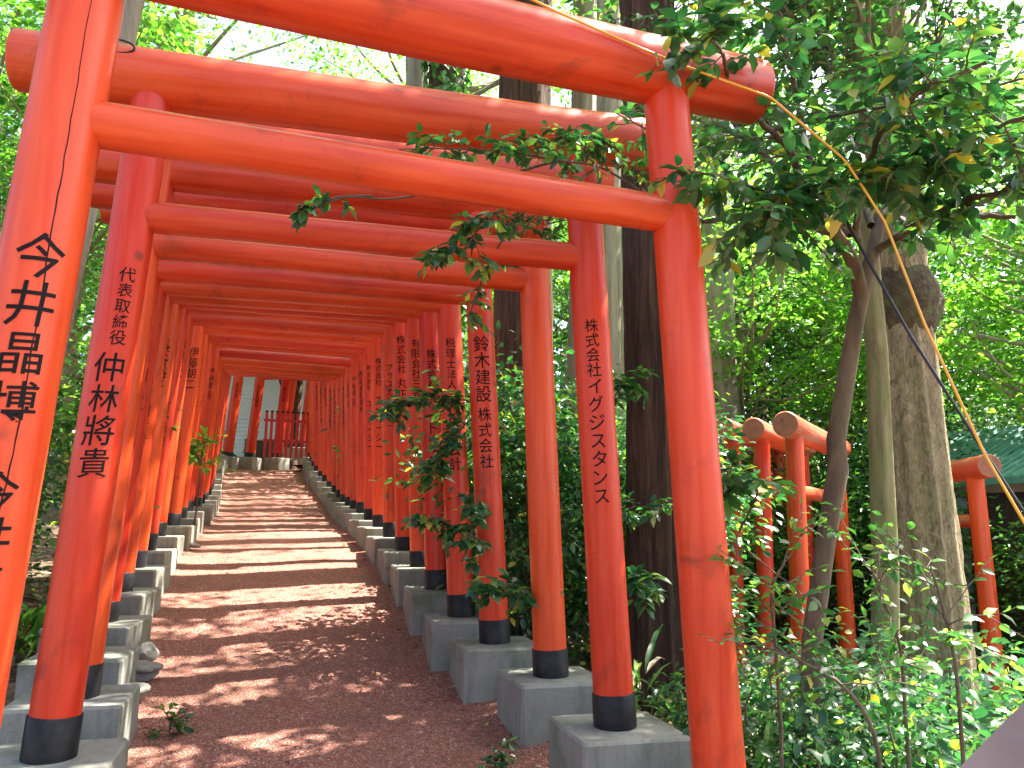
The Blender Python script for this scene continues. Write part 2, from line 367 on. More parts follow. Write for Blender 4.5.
def letter_column(axis, rad, phi0, ztop, spec, parent, name='lettering'):
    """spec: list of (string, char size, sideways shift); written downwards from ztop on the pillar's surface"""
    for text, size, shift, z in spec:
        mb = MB(); zc = ztop - z
        for ch in text:
            if ch == ' ': zc -= size * .6; continue
            V, Fc = glyph(ch)
            if len(V):
                a = random.uniform(-.05, .05); c, s_ = math.cos(a), math.sin(a); k = size * random.uniform(.92, 1.06)
                sh = .06   # brush slant
                x = (V[:, 0] * c - V[:, 1] * s_) * k * .98 ; y = (V[:, 0] * s_ + V[:, 1] * c) * k + x * sh
                zz = zc - size * .5 + y; x = x + shift
                C0 = axis(zz); r = rad(zz) + .0016
                ph = phi0 + x / r
                P = np.stack([C0[:, 0] + r * np.sin(ph), C0[:, 1] - r * np.cos(ph), C0[:, 2]], 1)
                mb.add(P, Fc, False)
            zc -= size * (1.0 if ch != '一' else .6)
        mb.build(name, M_ink, parent)

# ------------------------------------------------------------------ gates
RB, RT = .079 * S, .0735 * S        # pillar radius at base and top
def make_gate(i, g, texts=(None, None), name='torii_gate', worn=False, kr=.112, nr=.0605, over=.42, ped=True, crack=False, hs=1.0, gap=None):
    P, a = g['P'], g['a']
    root = empty(name, P, a)
    W, L = g['W'] * S, g['L']; Hk = g['Hk'] * S * hs; Hn = g['Hn'] * S * hs; H = Hk + kr * S * .9
    mp, mbm = (M_pillar, M_beam) if not worn else (M_pillar, M_worn)
    bands = []
    for sgn in (-1, 1):
        ax = lambda z, sgn=sgn: np.stack([sgn * (W / 2 - math.tan(L) * np.asarray(z)), np.zeros_like(z), np.asarray(z)], -1)
        kf = g.get('fat', (1, 1))[0 if sgn < 0 else 1]; rad = lambda z, kf=kf: (RB + (RT - RB) * np.clip(np.asarray(z) / H, 0, 1)) * kf
        mb = MB(); zs = np.linspace(0, H, 12); wob = rng.normal(0, .002, (12, 2)); wob[:2] = 0
        mb.tube(ax(zs), rad(zs) , 40)
        pl = mb.build('pillar', mp, root)
        bh = .125 * S * random.uniform(.9, 1.1)
        mb = MB(); z2 = np.array([.002, bh - .004, bh]); mb.tube(ax(z2), [RB * kf + .006, RB * kf + .006, RB * kf + .002], 40)
        bd = mb.build('base_band', M_black, pl)
        t = texts[0 if sgn < 0 else 1]
        cyy = math.cos(-a); syy = math.sin(-a)
        w = np.array([-P[0], -P[1]]) - np.array([sgn * W / 2 * math.cos(a), sgn * W / 2 * math.sin(a)])
        lx, ly = w[0] * math.cos(a) + w[1] * math.sin(a), -w[0] * math.sin(a) + w[1] * math.cos(a)
        phi = math.atan2(lx, -ly)
        if t: letter_column(ax, rad, phi * .92 + t.get('dphi', 0), t['top'] * S, t['spec'], pl)
        if crack and sgn < 0:
            mb = MB(); z = np.linspace(.35, H * .93, 60); off = np.cumsum(rng.normal(0, .0016, 60)); off -= np.linspace(0, off[-1], 60); off += .012
            Wd = .0009 + .0012 * np.sin(np.linspace(0, 3.14, 60)) * rng.uniform(.5, 1.2, 60)
            pts = []
            for sg in (-1, 1):
                C0 = ax(z); r = rad(z) + .0009; ph = phi * .9 + (off + sg * Wd) / r
                pts.append(np.stack([C0[:, 0] + r * np.sin(ph), C0[:, 1] - r * np.cos(ph), C0[:, 2]], 1))
            mb.add(np.concatenate(pts), [(k, k + 60, k + 61, k + 1) for k in range(59)], False); mb.build('crack', M_ink, pl)
        if ped:
            hd = .215 * S; dl = g.get('pl', .215 * S)
            mb = MB(); lo = -g['ped'] * S - .12
            cx = sgn * (W / 2 + .01)
            mb.box((cx - hd, -dl, lo), (cx + hd, dl, 0), .012)
            mb.build('pedestal', M_conc if i < 7 or sgn > 0 else M_conc2, root)
    xn = W / 2 - math.tan(L) * Hn
    mb = MB(); xsn = np.linspace(-xn, xn, 9); jit = rng.normal(0, .0015, 9)
    mb.tube(np.stack([xsn, 0 * xsn, Hn + jit], 1), nr * S * rng.uniform(.97, 1.03), 36, mi=0); mb.build('tie_beam', mbm, root)
    xk = W / 2 - math.tan(L) * Hk + over * S
    xsk = np.array([-xk, -xk + .012, -xk * .5, 0, xk * .5, xk - .012, xk])
    rk = kr * S * np.array([.93, 1, 1, 1, 1, 1, .93])
    mb = MB(); sag = .012 * S * (xsk / xk) ** 2
    mb.tube(np.stack([xsk, 0 * xsk, H + sag], 1), rk, 40, capmi=1); mb.build('top_beam', [mbm, M_endgrain], root)
    return root

def T(top, *spec, dphi=0): return dict(top=top, spec=[(s, sz, sh, z) for (s, sz, sh, z) in spec], dphi=dphi)
TX = {
 0: (T(1.60, ('今井晶博', .136, 0, 0), ('今井真紀子', .120, 0, .65)), None),
 1: (T(1.66, ('代表取締役', .066, .012, 0), ('仲林將貴', .128, -.004, .355)), T(1.60, ('株式会社', .070, 0, 0), ('イグジスタンス', .084, 0, .28))),
 2: (T(1.62, ('理事長', .07, .0, 0), ('平村喜美子', .092, 0, .28)), None),
 3: (T(1.55, ('井上三子', .095, 0, 0)), T(1.66, ('鈴木建設', .108, 0, 0), ('株式会社', .098, 0, .46))),
 4: (T(1.6, ('長谷川恵子', .11, 0, 0)), T(1.68, ('税理士法人', .075, 0, 0), ('アルテ会計', .105, 0, .42))),
 5: (T(1.7, ('代表取締役社長', .06, .0, 0), ('吉田幸彦', .11, 0, .5)), T(1.62, ('株式会社', .082, 0, 0), ('ハートウエル', .10, 0, .38))),
 6: (T(1.6, ('長谷裕子', .11, 0, 0)), T(1.72, ('有限会社三光', .09, 0, 0))),
 7: (T(1.7, ('代表取締役社長', .075, .0, 0), ('後平幸彦', .115, 0, .6)), T(1.80, ('株式会社', .095, 0, 0), ('丸正', .11, 0, .42))),
 8: (T(1.7, ('田村正一', .11, 0, 0)), T(1.6, ('プラスカンパニー', .09, 0, 0))),
 9: (T(1.7, ('伊藤朝二', .12, 0, 0)), T(1.72, ('株式会社', .085, 0, 0), ('エーオージー', .11, 0, .45))),
 10: (T(1.7, ('株式会社大北建設', .10, 0, 0)), T(1.72, ('株式会社', .085, 0, 0), ('エーオージー', .11, 0, .45))),
}
pool = ['株式会社北洋商事', '有限会社山田工業', '代表取締役佐藤', '家内安全', '商売繁盛', '株式会社青葉設備', '奉納者一同', '有限会社松本園', '株式会社東和']
ORD = ['nearest', 'second', 'third', 'fourth', 'fifth', 'sixth', 'seventh', 'eighth', 'ninth', 'tenth', 'eleventh', 'twelfth', 'thirteenth', 'fourteenth', 'fifteenth', 'sixteenth', 'seventeenth', 'eighteenth', 'nineteenth', 'twentieth', 'twenty-first', 'twenty-second', 'twenty-third', 'twenty-fourth']

for g_ in gates[5:24]: g_['fat'] = (1.07, 1.07)
gates[0]['fat'] = (1.18, 1.02); gates[0]['Hk'] = 2.33; gates[1]['Hk'] = 2.315
for i, g in enumerate(gates):
    if i >= 1:
        d0 = np.linalg.norm(g['P'][:2] - gates[i - 1]['P'][:2]) if i < 27 else .6
        g['pl'] = min(.215 * S, d0 / 2 - .012) if i < 4 else d0 / 2 - .006
    if i in TX: tx = TX[i]
    else:
        tx = (T(1.7, (pool[(i * 5) % 9], .10, 0, 0)), T(1.72, (pool[(i * 7 + 3) % 9], .10, 0, 0)))
    root = make_gate(i, g, tx, crack=(i == 0), kr=.112 if i < 2 else .105, nr=.062 if i == 0 else .06, over={0: .37, 1: .47}.get(i, .42))
    if i == 0: lab = 'nearest vermilion torii gate, its left pillar cracked and lettered, its right pillar blank'
    elif i == 1: lab = 'second torii gate from the camera with a wire hook on its top beam'
    elif i == 2: lab = 'third torii gate from the camera, with a blank right pillar'
    elif i == 3: lab = 'fourth torii gate from the camera, eight large black characters down its right pillar'
    elif i < 23: lab = '%s torii gate counted from the camera along the tunnel' % ORD[i]
    elif i == 23: lab = 'twenty-fourth torii gate, last one framing the far opening of the tunnel'
    else: lab = ['first', 'second', 'third', 'fourth'][i - 24] + ' torii gate beyond the far opening, counted from the left where the path bends right'
    tag(root, lab, 'torii gate', 'vermilion torii gates lined up over the gravel path')
    if i == 1:
        mb = MB(); th = np.linspace(-1.9, 1.9, 16); W = g['W'] * S; H = g['Hk'] * S + .1 * S
        x0 = -W / 2 + .02; mb.tube(np.stack([x0 + .055 * np.cos(th) * 1.3, -.075 - .045 * np.ones(16), H + .075 + .03 * np.sin(th)], 1), .0045, 8)
        mb.build('hook', M_black, root)

# ------------------------------------------------------------------ second row of gates on the low ground at the right
def side_gate(pl, pr, label, hs=1.0, Hk=2.355):
    pl = np.array(pl) * S; pr = np.array(pr) * S; c = (pl + pr) / 2; d = pr - pl; a = math.atan2(d[1], d[0]); Wd = np.linalg.norm(d) / S
    g = dict(P=np.array([c[0], c[1], CZ - 1.70 * S]), a=a, W=Wd, L=.05, Hn=1.93, Hk=Hk, ped=.12)
    r = make_gate(30, g, (None, None), worn=True, kr=.105, over=.30, hs=hs, ped=True)
    tag(r, label, 'torii gate', 'weathered torii gates on the lower path')
side_gate((2.29, 6.6), (3.44, 8.5), 'weathered torii gate right of the tunnel, its beam end nearest the thin brown trunk')
side_gate((2.33, 7.6), (3.44, 9.5), 'weathered torii gate right of the tunnel, its plain orange beam end middle of the three', hs=1.03)
side_gate((2.33, 8.6), (3.50, 10.5), 'weathered torii gate right of the tunnel, its beam emerging from behind the nearest pillar', hs=1.08)
side_gate((2.30, 9.7), (3.44, 11.6), 'weathered torii gate right of the tunnel, farthest of the cluster', hs=1.08)
side_gate((4.45, 9.3), (4.22, 7.3), 'smaller weathered torii gate half hidden behind the thick rough trunk', hs=.885)

# ------------------------------------------------------------------ leaves
LT_NEAR = (np.array([(0, 0, 0), (-.2, .22, .04), (-.25, .58, .05), (0, 1, -.12), (.25, .58, .05), (.2, .22, .04), (0, .3, 0), (0, .66, -.03)]),
           np.array([(0, 6, 1, 1), (6, 7, 2, 1), (7, 3, 2, 2), (0, 5, 6, 6), (5, 4, 7, 6), (4, 3, 7, 7)]))
LT_MID = (np.array([(0, 0, 0), (-.26, .45, .07), (0, 1, -.06), (.26, .45, .07)]), np.array([(0, 2, 1), (0, 3, 2)]))
LT_ROUND = (np.array([(0, 0, 0), (-.42, .35, .08), (-.2, .8, .03), (0, 1, -.05), (.2, .8, .03), (.42, .35, .08)]), np.array([(0, 3, 2, 1), (0, 5, 4, 3)]))
LT_LONG = (np.array([(0, 0, 0), (-.045, .3, .02), (-.035, .7, -.08), (0, 1, -.28), (.035, .7, -.08), (.045, .3, .02)]), np.array([(0, 5, 4, 1), (1, 4, 2, 2), (2, 4, 3, 3)]))
def nrm(a): return a / (np.linalg.norm(a, axis=-1, keepdims=True) + 1e-9)
def leaves_mesh(name, P, D, Nn, size, tpl):
    T_, Fq = tpl; P = np.asarray(P); n = len(P); D = nrm(D); X = nrm(np.cross(D, Nn)); Z = np.cross(X, D)
    size = np.broadcast_to(np.asarray(size, float), (n,))[:, None, None]
    V = P[:, None] + size * (T_[None, :, 0, None] * X[:, None] + T_[None, :, 1, None] * D[:, None] + T_[None, :, 2, None] * Z[:, None])
    k = len(T_)
    if (Fq[:, -1] == Fq[:, -2]).any() if Fq.shape[1] == 4 else False:
        tri = []
        for f in Fq:
            if f[3] == f[2]: tri.append(f[:3])
            else: tri += [f[[0, 1, 2]], f[[0, 2, 3]]]
        Fq = np.array(tri)
    FF = (Fq[None] + (np.arange(n) * k)[:, None, None]).reshape(-1, Fq.shape[1])
    return raw_mesh(name, V.reshape(-1, 3), FF)
def cloud(n_cl, per, rad, size, flat=.6, ctr=(0, 0, 0), ext=(1, 1, 1), hollow=.35, hang=.2, shape='ellipsoid'):
    """clumps of leaves through an ellipsoid: returns P, D, N, size"""
    d = nrm(rng.normal(size=(n_cl, 3))); r = (hollow + (1 - hollow) * rng.random(n_cl) ** .6)[:, None]
    if shape == 'cone':
        h = rng.random(n_cl) ** .85; rr = (1 - h) ** .8 * np.sqrt(rng.uniform(.25, 1, n_cl)); th = rng.uniform(0, 6.28, n_cl)
        C0 = np.stack([rr * np.cos(th), rr * np.sin(th), h * 2 - 1], 1)
    else: C0 = d * r
    C0 = C0 * np.array(ext) + np.array(ctr)
    cr = rad * rng.uniform(.55, 1.3, n_cl)
    q = rng.normal(size=(n_cl, per, 3)); q /= np.maximum(1, np.linalg.norm(q, axis=2, keepdims=True) / 1.9); q[..., 2] *= flat
    q[..., 2] -= .18 * (q[..., 0] ** 2 + q[..., 1] ** 2)
    P = C0[:, None] + q * (cr[:, None, None] * .55)
    D = q * [1, 1, .3] + rng.normal(size=q.shape) * .6; D[..., 2] -= hang
    Nn = rng.normal(size=q.shape) * .45; Nn[..., 2] += 1
    s = size * rng.uniform(.6, 1.25, (n_cl, per))
    return P.reshape(-1, 3), D.reshape(-1, 3), Nn.reshape(-1, 3), s.ravel(), C0
def limbs(mb, base, targets, r0, seg=6):
    for t in targets:
        b = np.array(base, float) + rng.normal(0, .05, 3); t = np.asarray(t, float); k = np.linspace(0, 1, 7)[:, None]
        mid = (b + t) / 2 + rng.normal(0, .12, 3) * np.linalg.norm(t - b) + np.array([0, 0, -.05])
        pts = (1 - k) ** 2 * b + 2 * k * (1 - k) * mid + k ** 2 * t
        mb.tube(pts, np.linspace(r0, r0 * .22, 7), seg, caps=False)

def trunk_pts(base, top, n=10, wob=.03, r0=.2, r1=.1, flare=.35):
    base = np.asarray(base, float); top = np.asarray(top, float); k = np.linspace(0, 1, n)
    pts = base + (top - base) * k[:, None]; w = np.cumsum(rng.normal(0, wob, (n, 3)), 0) * .4; w -= k[:, None] * w[-1]; w[:, 2] = 0
    Ht = top[2] - base[2]
    r = r0 + (r1 - r0) * k + r0 * flare * np.exp(-k * Ht / .45)
    return pts + w, r
def add_trunk(mb, pts, r, seg=28, ridges=0, amp=.03):
    """trunk with fluted bark ridges"""
    n0 = len(pts); k = np.linspace(0, n0 - 1, n0 * 6); pts = np.stack([np.interp(k, np.arange(n0), pts[:, j]) for j in range(3)], 1); r = np.interp(k, np.arange(n0), r)
    s0 = mb.n; mb.tube(pts, r, seg)
    V = mb.v[-3]; th = np.tile(np.arange(seg), len(pts)); row = np.repeat(np.arange(len(pts)), seg)
    f = np.zeros(seg * len(pts))
    for q in range(5):
        kk = rng.integers(2, 9 if not ridges else ridges); f += np.sin(th / seg * 6.283 * kk + rng.uniform(0, 6.28) + np.sin(row * .11 + q) * .8) / 5 * (1 if not ridges else 1.3)
    f += rng.normal(0, .15, f.shape)
    C0 = np.repeat(pts, seg, 0); V += (V - C0) * (f * amp * 3)[:, None]

# --------- repeated broadleaf / conifer / shrub prototypes
def proto_tree(name, mat, leafsize, n_cl, per, rad, ext, hz, trunk_r, barkm, shape='ellipsoid', flat=.6, tpl=LT_MID, trunk_h=None):
    root = empty(name, (0, 0, -50))
    mb = MB(); th = trunk_h or hz; pts, r = trunk_pts((0, 0, -.3), (rng.uniform(-.3, .3), rng.uniform(-.3, .3), th), 9, .1, trunk_r, trunk_r * .45)
    add_trunk(mb, pts, r, 16); mb.build('trunk', barkm, root)
    P, D, Nn, s, C0 = cloud(n_cl, per, rad, leafsize, flat, (0, 0, hz), ext, shape=shape)
    mb = MB(); idx = rng.permutation(n_cl)[:26]
    for t in C0[idx]:
        zb = min(max(t[2] - abs(t[0]) * .6 - .3, th * .35), th * .95); k = zb / th
        b = pts[0] + (pts[-1] - pts[0]) * k; limbs(mb, b, [t], trunk_r * .28, 6)
    mb.build('branches', barkm, root)
    link_mesh('crown', leaves_mesh('crown', P, D, Nn, s, tpl), mat, root)
    return root
protos = {}
used = {}
def put(kind, x, y, sc, label, cat, group=None, rz=None, z=None):
    rz = random.uniform(0, 6.28) if rz is None else rz
    zz = gz(x, y) if z is None else z
    p = protos[kind]
    if kind not in used:
        used[kind] = 1; p.location = (x, y, zz); p.rotation_euler = (0, 0, rz); p.scale = (sc,) * 3; tag(p, label, cat, group); return p
    return copy_thing(p, (x, y, zz), rz, sc, label, group)
protos['maple'] = proto_tree('maple_tree', M_bright, .105, 70, 160, .75, (3.0, 3.0, 2.4), 5.6, .13, M_pale, flat=.35, tpl=LT_ROUND)
protos['broad'] = proto_tree('broadleaf_tree', M_mid, .12, 75, 190, .85, (2.9, 2.9, 3.2), 6.0, .18, M_bark, flat=.6)
protos['dark'] = proto_tree('evergreen_tree', M_dark, .12, 80, 220, .85, (2.4, 2.4, 3.4), 5.0, .16, M_cedar, flat=.6)
protos['tall'] = proto_tree('tall_tree', M_bright, .14, 60, 100, 1.0, (3.4, 3.4, 3.0), 11.5, .26, M_pale, flat=.5)

def proto_shrub(name, mat, leafsize, n_cl, per, rad, ext, hz, tpl, nst=14, flat=.7):
    root = empty(name, (0, 0, -50))
    P, D, Nn, s, C0 = cloud(n_cl, per, rad, leafsize, flat, (0, 0, hz), ext, hollow=.15)
    keep = P[:, 2] > .02; P, D, Nn, s = P[keep], D[keep], Nn[keep], s[keep]
    mb = MB()
    for t in C0[rng.permutation(n_cl)[:nst]]:
        b = np.array([t[0] * .2, t[1] * .2, -.1]); k = np.linspace(0, 1, 7)[:, None]; t = np.array([t[0], t[1], max(t[2], .2)])
        pts = b * (1 - k) + t * k + rng.normal(0, .03, (7, 3)); mb.tube(pts, np.linspace(.013, .004, 7), 5, caps=False)
    mb.build('stems', M_twig, root)
    link_mesh('foliage', leaves_mesh('foliage', P, D, Nn, s, tpl), mat, root)
    return root
protos['shrub'] = proto_shrub('shrub', M_camellia, .075, 34, 40, .26, (.62, .62, .5), .48, LT_NEAR, 22)
protos['smallshrub'] = proto_shrub('low_shrub', M_camellia, .055, 28, 42, .2, (.5, .5, .33), .35, LT_NEAR, 18)
protos['bigbush'] = proto_shrub('camellia_bush', M_camellia, .085, 95, 85, .38, (.95, .95, 1.25), 1.35, LT_NEAR, 30)
protos['understory'] = proto_shrub('understory_bush', M_mid, .10, 100, 110, .55, (1.5, 1.5, 1.3), 1.3, LT_MID, 24)
protos['darkbush'] = proto_shrub('evergreen_bush', M_dark, .095, 100, 110, .55, (1.4, 1.4, 1.4), 1.4, LT_MID, 24)

# --------- named trunks standing near the gates
def big_tree(name, px, Y, x_top, r0, r1, ht, mat, label, crown=None, foot=None, flare=.35, ridges=0, amp=.03, seg=36, limbs_n=14, Yt=None):
    """px: pixel column of the trunk at the ground, x_top: world x shift of the top"""
    x = wp(px, 600, Y)[0]; z = gz(x, Y)
    root = empty(name, (x, Y, z))
    pts, r = trunk_pts((0, 0, -.25), (x_top, Yt or 0, ht), 14, .035, r0, r1, flare)
    mb = MB(); add_trunk(mb, pts, r, seg, ridges, amp); mb.build('trunk', mat, root)
    if crown:
        P, D, Nn, s, C0 = crown
        mb = MB()
        for t in C0[rng.permutation(len(C0))[:limbs_n]]:
            zb = min(max(t[2] - 1.2, ht * .4), ht * .97); k = zb / ht; b = pts[0] + (pts[-1] - pts[0]) * k; limbs(mb, b, [t], r1 * .4, 7)
        mb.build('branches', mat, root)
    tag(root, label, 'tree'); root['_x'] = x
    return root
r_ = big_tree('cedar_tree', 662, 5.75, -.12, .225, .15, 13, M_cedar, 'dark fibrous cedar trunk standing just behind the nearest right pillars',
              (c := cloud(40, 150, .9, .13, .5, (-.1, 0, 11), (1.6, 1.6, 2.6), shape='cone')), flare=.25, ridges=24, amp=.05, seg=56)
link_mesh('crown', leaves_mesh('crown', *c[:4], LT_MID), M_dark, r_)  # unseen crown above the frame, placed to cast dappled shade
r_ = big_tree('thick_tree', 928, 5.7, -.18, .245, .17, 10, M_bark, 'thick rough grey-brown trunk with a mossy swollen collar, rising behind the yellow cable',
              (c := cloud(80, 190, .9, .12, .4, (-.5, 0, 8.8), (3.2, 3.2, 1.8))), flare=.5, ridges=20, amp=.035, seg=56)
link_mesh('crown', leaves_mesh('crown', *c[:4], LT_MID), M_mid, r_)  # unseen overhead crown, made dense to shade the near path
# mossy collar on the thick trunk
mb = MB(); zc = wp(905, 300, 5.7)[2] - gz(r_['_x'], 5.7)
pts = np.array([(-.055, 0, zc - .26), (-.055, 0, zc - .16), (-.06, 0, zc - .04), (-.06, 0, zc + .08), (-.065, 0, zc + .2)]); mb.tube(pts, [.22, .262, .285, .272, .215], 40, caps=False, wob=.05)
m_ = NM('moss_collar'); v = m_.coord(); c = m_.ramp(m_.noise(v, 10, 7, .7), [(.35, (.03, .02, .012)), (.5, (.08, .06, .03)), (.62, (.09, .11, .035)), (.75, (.18, .07, .035))]); M_moss = m_.fin(c, .95, m_.bump(m_.noise(v, 25, 6), 1, .03))
mb.build('mossy_collar', M_moss, r_)
c2 = cloud(20, 150, .6, .085, .5, (-.15, .1, 5.2), (1.5, .9, 1.1)); link_mesh('lower_foliage', leaves_mesh('lower_foliage', *c2[:4], LT_MID), M_mid, r_)
r_ = big_tree('lichen_tree', 884, 5.0, .06, .085, .05, 5.3, M_lichen, 'slender pale lichen-covered trunk beside the thick rough trunk',
              (c := cloud(14, 90, .5, .09, .5, (.1, 0, 5.6), (.9, .9, .6))), flare=.2)
link_mesh('crown', leaves_mesh('crown', *c[:4], LT_MID), M_mid, r_)
r_ = big_tree('pale_tree', 572, 9.0, .35, .17, .12, 12, M_pale, 'pale straight trunk seen between the right pillars behind the bushes',
              (c := cloud(24, 120, .9, .13, .5, (.3, 0, 11.3), (1.4, 1.4, 1.3))), flare=.3)
link_mesh('crown', leaves_mesh('crown', *c[:4], LT_MID), M_bright, r_)
def high_trunk(px, Y, r, lean, mat, label, name='cedar_tree', ivy=False, ht=19):
    x = wp(px, 95, Y)[0]; z = gz(x, Y); root = empty(name, (x - lean * .6, Y, z))
    pts, rr = trunk_pts((0, 0, -.25), (lean, 0, ht), 12, .03, r * 1.25, r * .7); mb = MB(); add_trunk(mb, pts, rr, 40, 24, .05); mb.build('trunk', mat, root)
    P, D, Nn, s, C0 = cloud(24, 120, .9, .13, .5, (lean, 0, ht - 2.2), (1.3, 1.3, 2.6), shape='cone')
    mb = MB()
    for t in C0[:16]: limbs(mb, (lean * t[2] / ht, 0, t[2] - .4), [t], .05, 6)
    mb.build('branches', mat, root); link_mesh('crown', leaves_mesh('crown', P, D, Nn, s, LT_MID), M_dark, root)
    if ivy:
        n = 2600; zz = rng.uniform(1, 11, n); th = rng.uniform(0, 6.283, n); R0 = np.interp(zz, np.linspace(-.25, ht, 12), rr) + rng.uniform(.02, .16, n)
        P = np.stack([lean * zz / ht + R0 * np.cos(th), R0 * np.sin(th), zz], 1); Nn = np.stack([np.cos(th), np.sin(th), .5 + 0 * th], 1) + rng.normal(0, .3, (n, 3))
        D = np.stack([rng.normal(0, .5, n), rng.normal(0, .5, n), -1 + 0 * th], 1)
        link_mesh('ivy', leaves_mesh('ivy', P, D, Nn, rng.uniform(.09, .17, n), LT_ROUND), M_ivy, root)
    tag(root, label, 'tree')
high_trunk(527, 8.6, .27, .1, M_cedar, 'broad cedar trunk rising above the second top beam, right of the ivy-clad trunk')
high_trunk(447, 12.5, .26, .0, M_cedar, 'ivy-clad trunk rising above the second top beam', ivy=True, ht=25)
high_trunk(417, 13.5, .20, .1, M_pale, 'pale bare trunk left of the ivy-clad trunk above the beams', name='pale_tree')
high_trunk(606, 12.0, .24, .2, M_pale, 'pale trunk glimpsed between the cedar and the nearest right pillar', name='pale_tree')
high_trunk(716, 13.0, .24, .2, M_pale, 'pale trunk behind the leaves right of the nearest right pillar', name='pale_tree')
# grey leaning trunk, top left
x, y, z = wp(132, 40, 6.6); mb = MB(); root = empty('leaning_tree', (x - .7, y, gz(x - .7, y)))
zt = 8.0; zb = gz(x - .7, y); k = (z - zb); lx = .7 / k
pts, rr = trunk_pts((0, 0, -.2), (lx * zt * .9, 0, zt), 10, .02, .13, .06); add_trunk(mb, pts, rr, 20); mb.build('trunk', M_pale, root)
P, D, Nn, s, C0 = cloud(30, 130, .6, .10, .4, (lx * zt * .9, .3, zt), (2.6, 2.2, 1.3)); mb = MB()
for t in C0[:18]: limbs(mb, (lx * 5.6, 0, 6.0), [t], .035, 6)
mb.build('branches', M_pale, root); link_mesh('crown', leaves_mesh('crown', P, D, Nn, s, LT_ROUND), M_bright, root)
tag(root, 'slim pale leaning trunk rising behind the left end of the second top beam', 'tree')

# --------- the wood around
def tl(kind, lst, cat, group, nm):
    for (x, y, sc, where) in lst: put(kind, x, y, sc, '%s %s' % (nm, where), cat, group)
tl('maple', [(4.0, 13.5, 1.0, 'behind the weathered gates, in the middle of the right half'), (7.4, 11.0, 1.0, 'right of the thick rough trunk'), (9.6, 14.5, 1.15, 'far behind the green roof at the right edge'),
             (-1.2, 20.8, 1.1, 'added above the tunnel roof to shade the far path'), (-8.0, 12.0, 1.2, 'left of the tunnel, behind the left end of the second beam'),  # first maple here is added as canopy to darken the far path
             (-9.5, 20.0, 1.3, 'far left behind the tunnel')], 'tree', 'sunlit maples around the tunnel', 'bright yellow-green maple')
tl('tall', [(-1.5, 15.5, 1.0, 'whose canopy shows between the top beams'), (4.4, 18.5, 1.0, 'behind the overhanging camellia at top right'), (9.5, 19.0, 1.05, 'at the far top right corner'),
            (-7.5, 16.5, 1.0, 'over the left side of the tunnel'), (-5.8, 7.5, .9, 'just left of the tunnel at the top left corner'), (-3.0, 25.0, 1.1, 'far behind the tunnel end')], 'tree', 'tall light-green trees', 'tall light-green tree')
tl('broad', [(6.2, 15.5, 1.0, 'behind the thick rough trunk'), (1.8, 22.0, 1.0, 'seen between the right pillars'), (11.5, 10.5, 1.0, 'beyond the right edge of the green roof'), (-5.6, 10.0, .7, 'behind the left row of pillars'),
             (-11.0, 16.0, 1.2, 'far left of the path'), (7.5, 24.0, 1.3, 'deep in the wood at right')], 'tree', 'mid-green trees', 'mid-green broadleaf tree')
tl('dark', [(3.2, 16.0, 1.0, 'closing the view behind the weathered gates'), (8.6, 17.5, 1.1, 'behind the green roof'), (-6.8, 24.5, 1.2, 'beyond the striped wall'),
            (-6.5, 5.0, .7, 'left of the two nearest left pillars'), (13.0, 15.0, 1.2, 'at the far right')], 'tree', 'dark evergreens', 'dark evergreen tree')
tl('understory', [(3.0, 11.9, 1.0, 'low behind the weathered gates, right of the nearest pillar'), (5.2, 11.8, 1.05, 'left of the thick rough trunk, behind the gates'), (6.8, 9.0, .95, 'right of the small weathered gate'), (8.3, 8.2, 1.1, 'at the right edge below the green roof'),
                  (1.4, 10.5, 1.1, 'between the tunnel and the weathered gates'), (-.2, 12.5, 1.1, 'beyond the right row of pillars'), (-4.7, 6.6, .9, 'behind the second left pillar')], 'bush', 'mid-green understory bushes', 'mid-green leafy bush')
tl('darkbush', [(4.3, 12.9, 1.2, 'in the shade behind the middle weathered gate'), (2.1, 13.4, 1.2, 'in the shade right of the nearest pillar'), (7.0, 13.0, 1.2, 'in the shade right of the thick trunk'), (9.3, 11.6, 1.2, 'beside the green roof'),
                (-1.4, 15.0, 1.1, 'in the shade beyond the right pillars'), (-4.0, 4.4, .75, 'between the two nearest left pillars'), (-7.0, 12.8, .9, 'behind the left row'), (-9.0, 17.6, .9, 'left of the far opening'), (.6, 8.8, .8, 'behind the second and third right pillars')], 'bush', 'dark bushes in the wood', 'dark evergreen bush')
tl('bigbush', [(1.15, 6.9, .95, 'filling the gap between the second and third right pillars'), (.15, 6.35, .9, 'behind the third and fourth right pillars'), (-.05, 8.0, .75, 'behind the fifth and sixth right pillars'), (1.15, 8.3, .85, 'behind the dark cedar trunk'),
               (-3.9, 5.6, .7, 'low behind the left pillars')], 'bush', 'glossy camellia bushes along the tunnel', 'glossy dark camellia bush')
tl('shrub', [(1.6, 4.35, .9, 'at the foot of the nearest right pillar'), (2.15, 4.15, 1.0, 'below the thin brown trunk'), (2.75, 4.6, 1.0, 'at the foot of the thick trunk'), (1.95, 5.3, .85, 'behind the foreground shrubs, left of the thin brown trunk'),
             (1.45, 3.3, .75, 'in the very front, right of the nearest pillar'), (2.05, 3.2, .85, 'in front, beside the grey cloth'), (3.4, 5.5, 1.1, 'right of the thick trunk in front of the small gate'), (2.6, 5.6, .85, 'between the thin trunk and the weathered gates'),
             (3.9, 6.6, 1.2, 'at the right edge below the small gate'), (2.0, 6.6, .7, 'in front of the weathered gate pillars')], 'shrub', 'glossy shrubs in the right foreground', 'glossy green shrub')
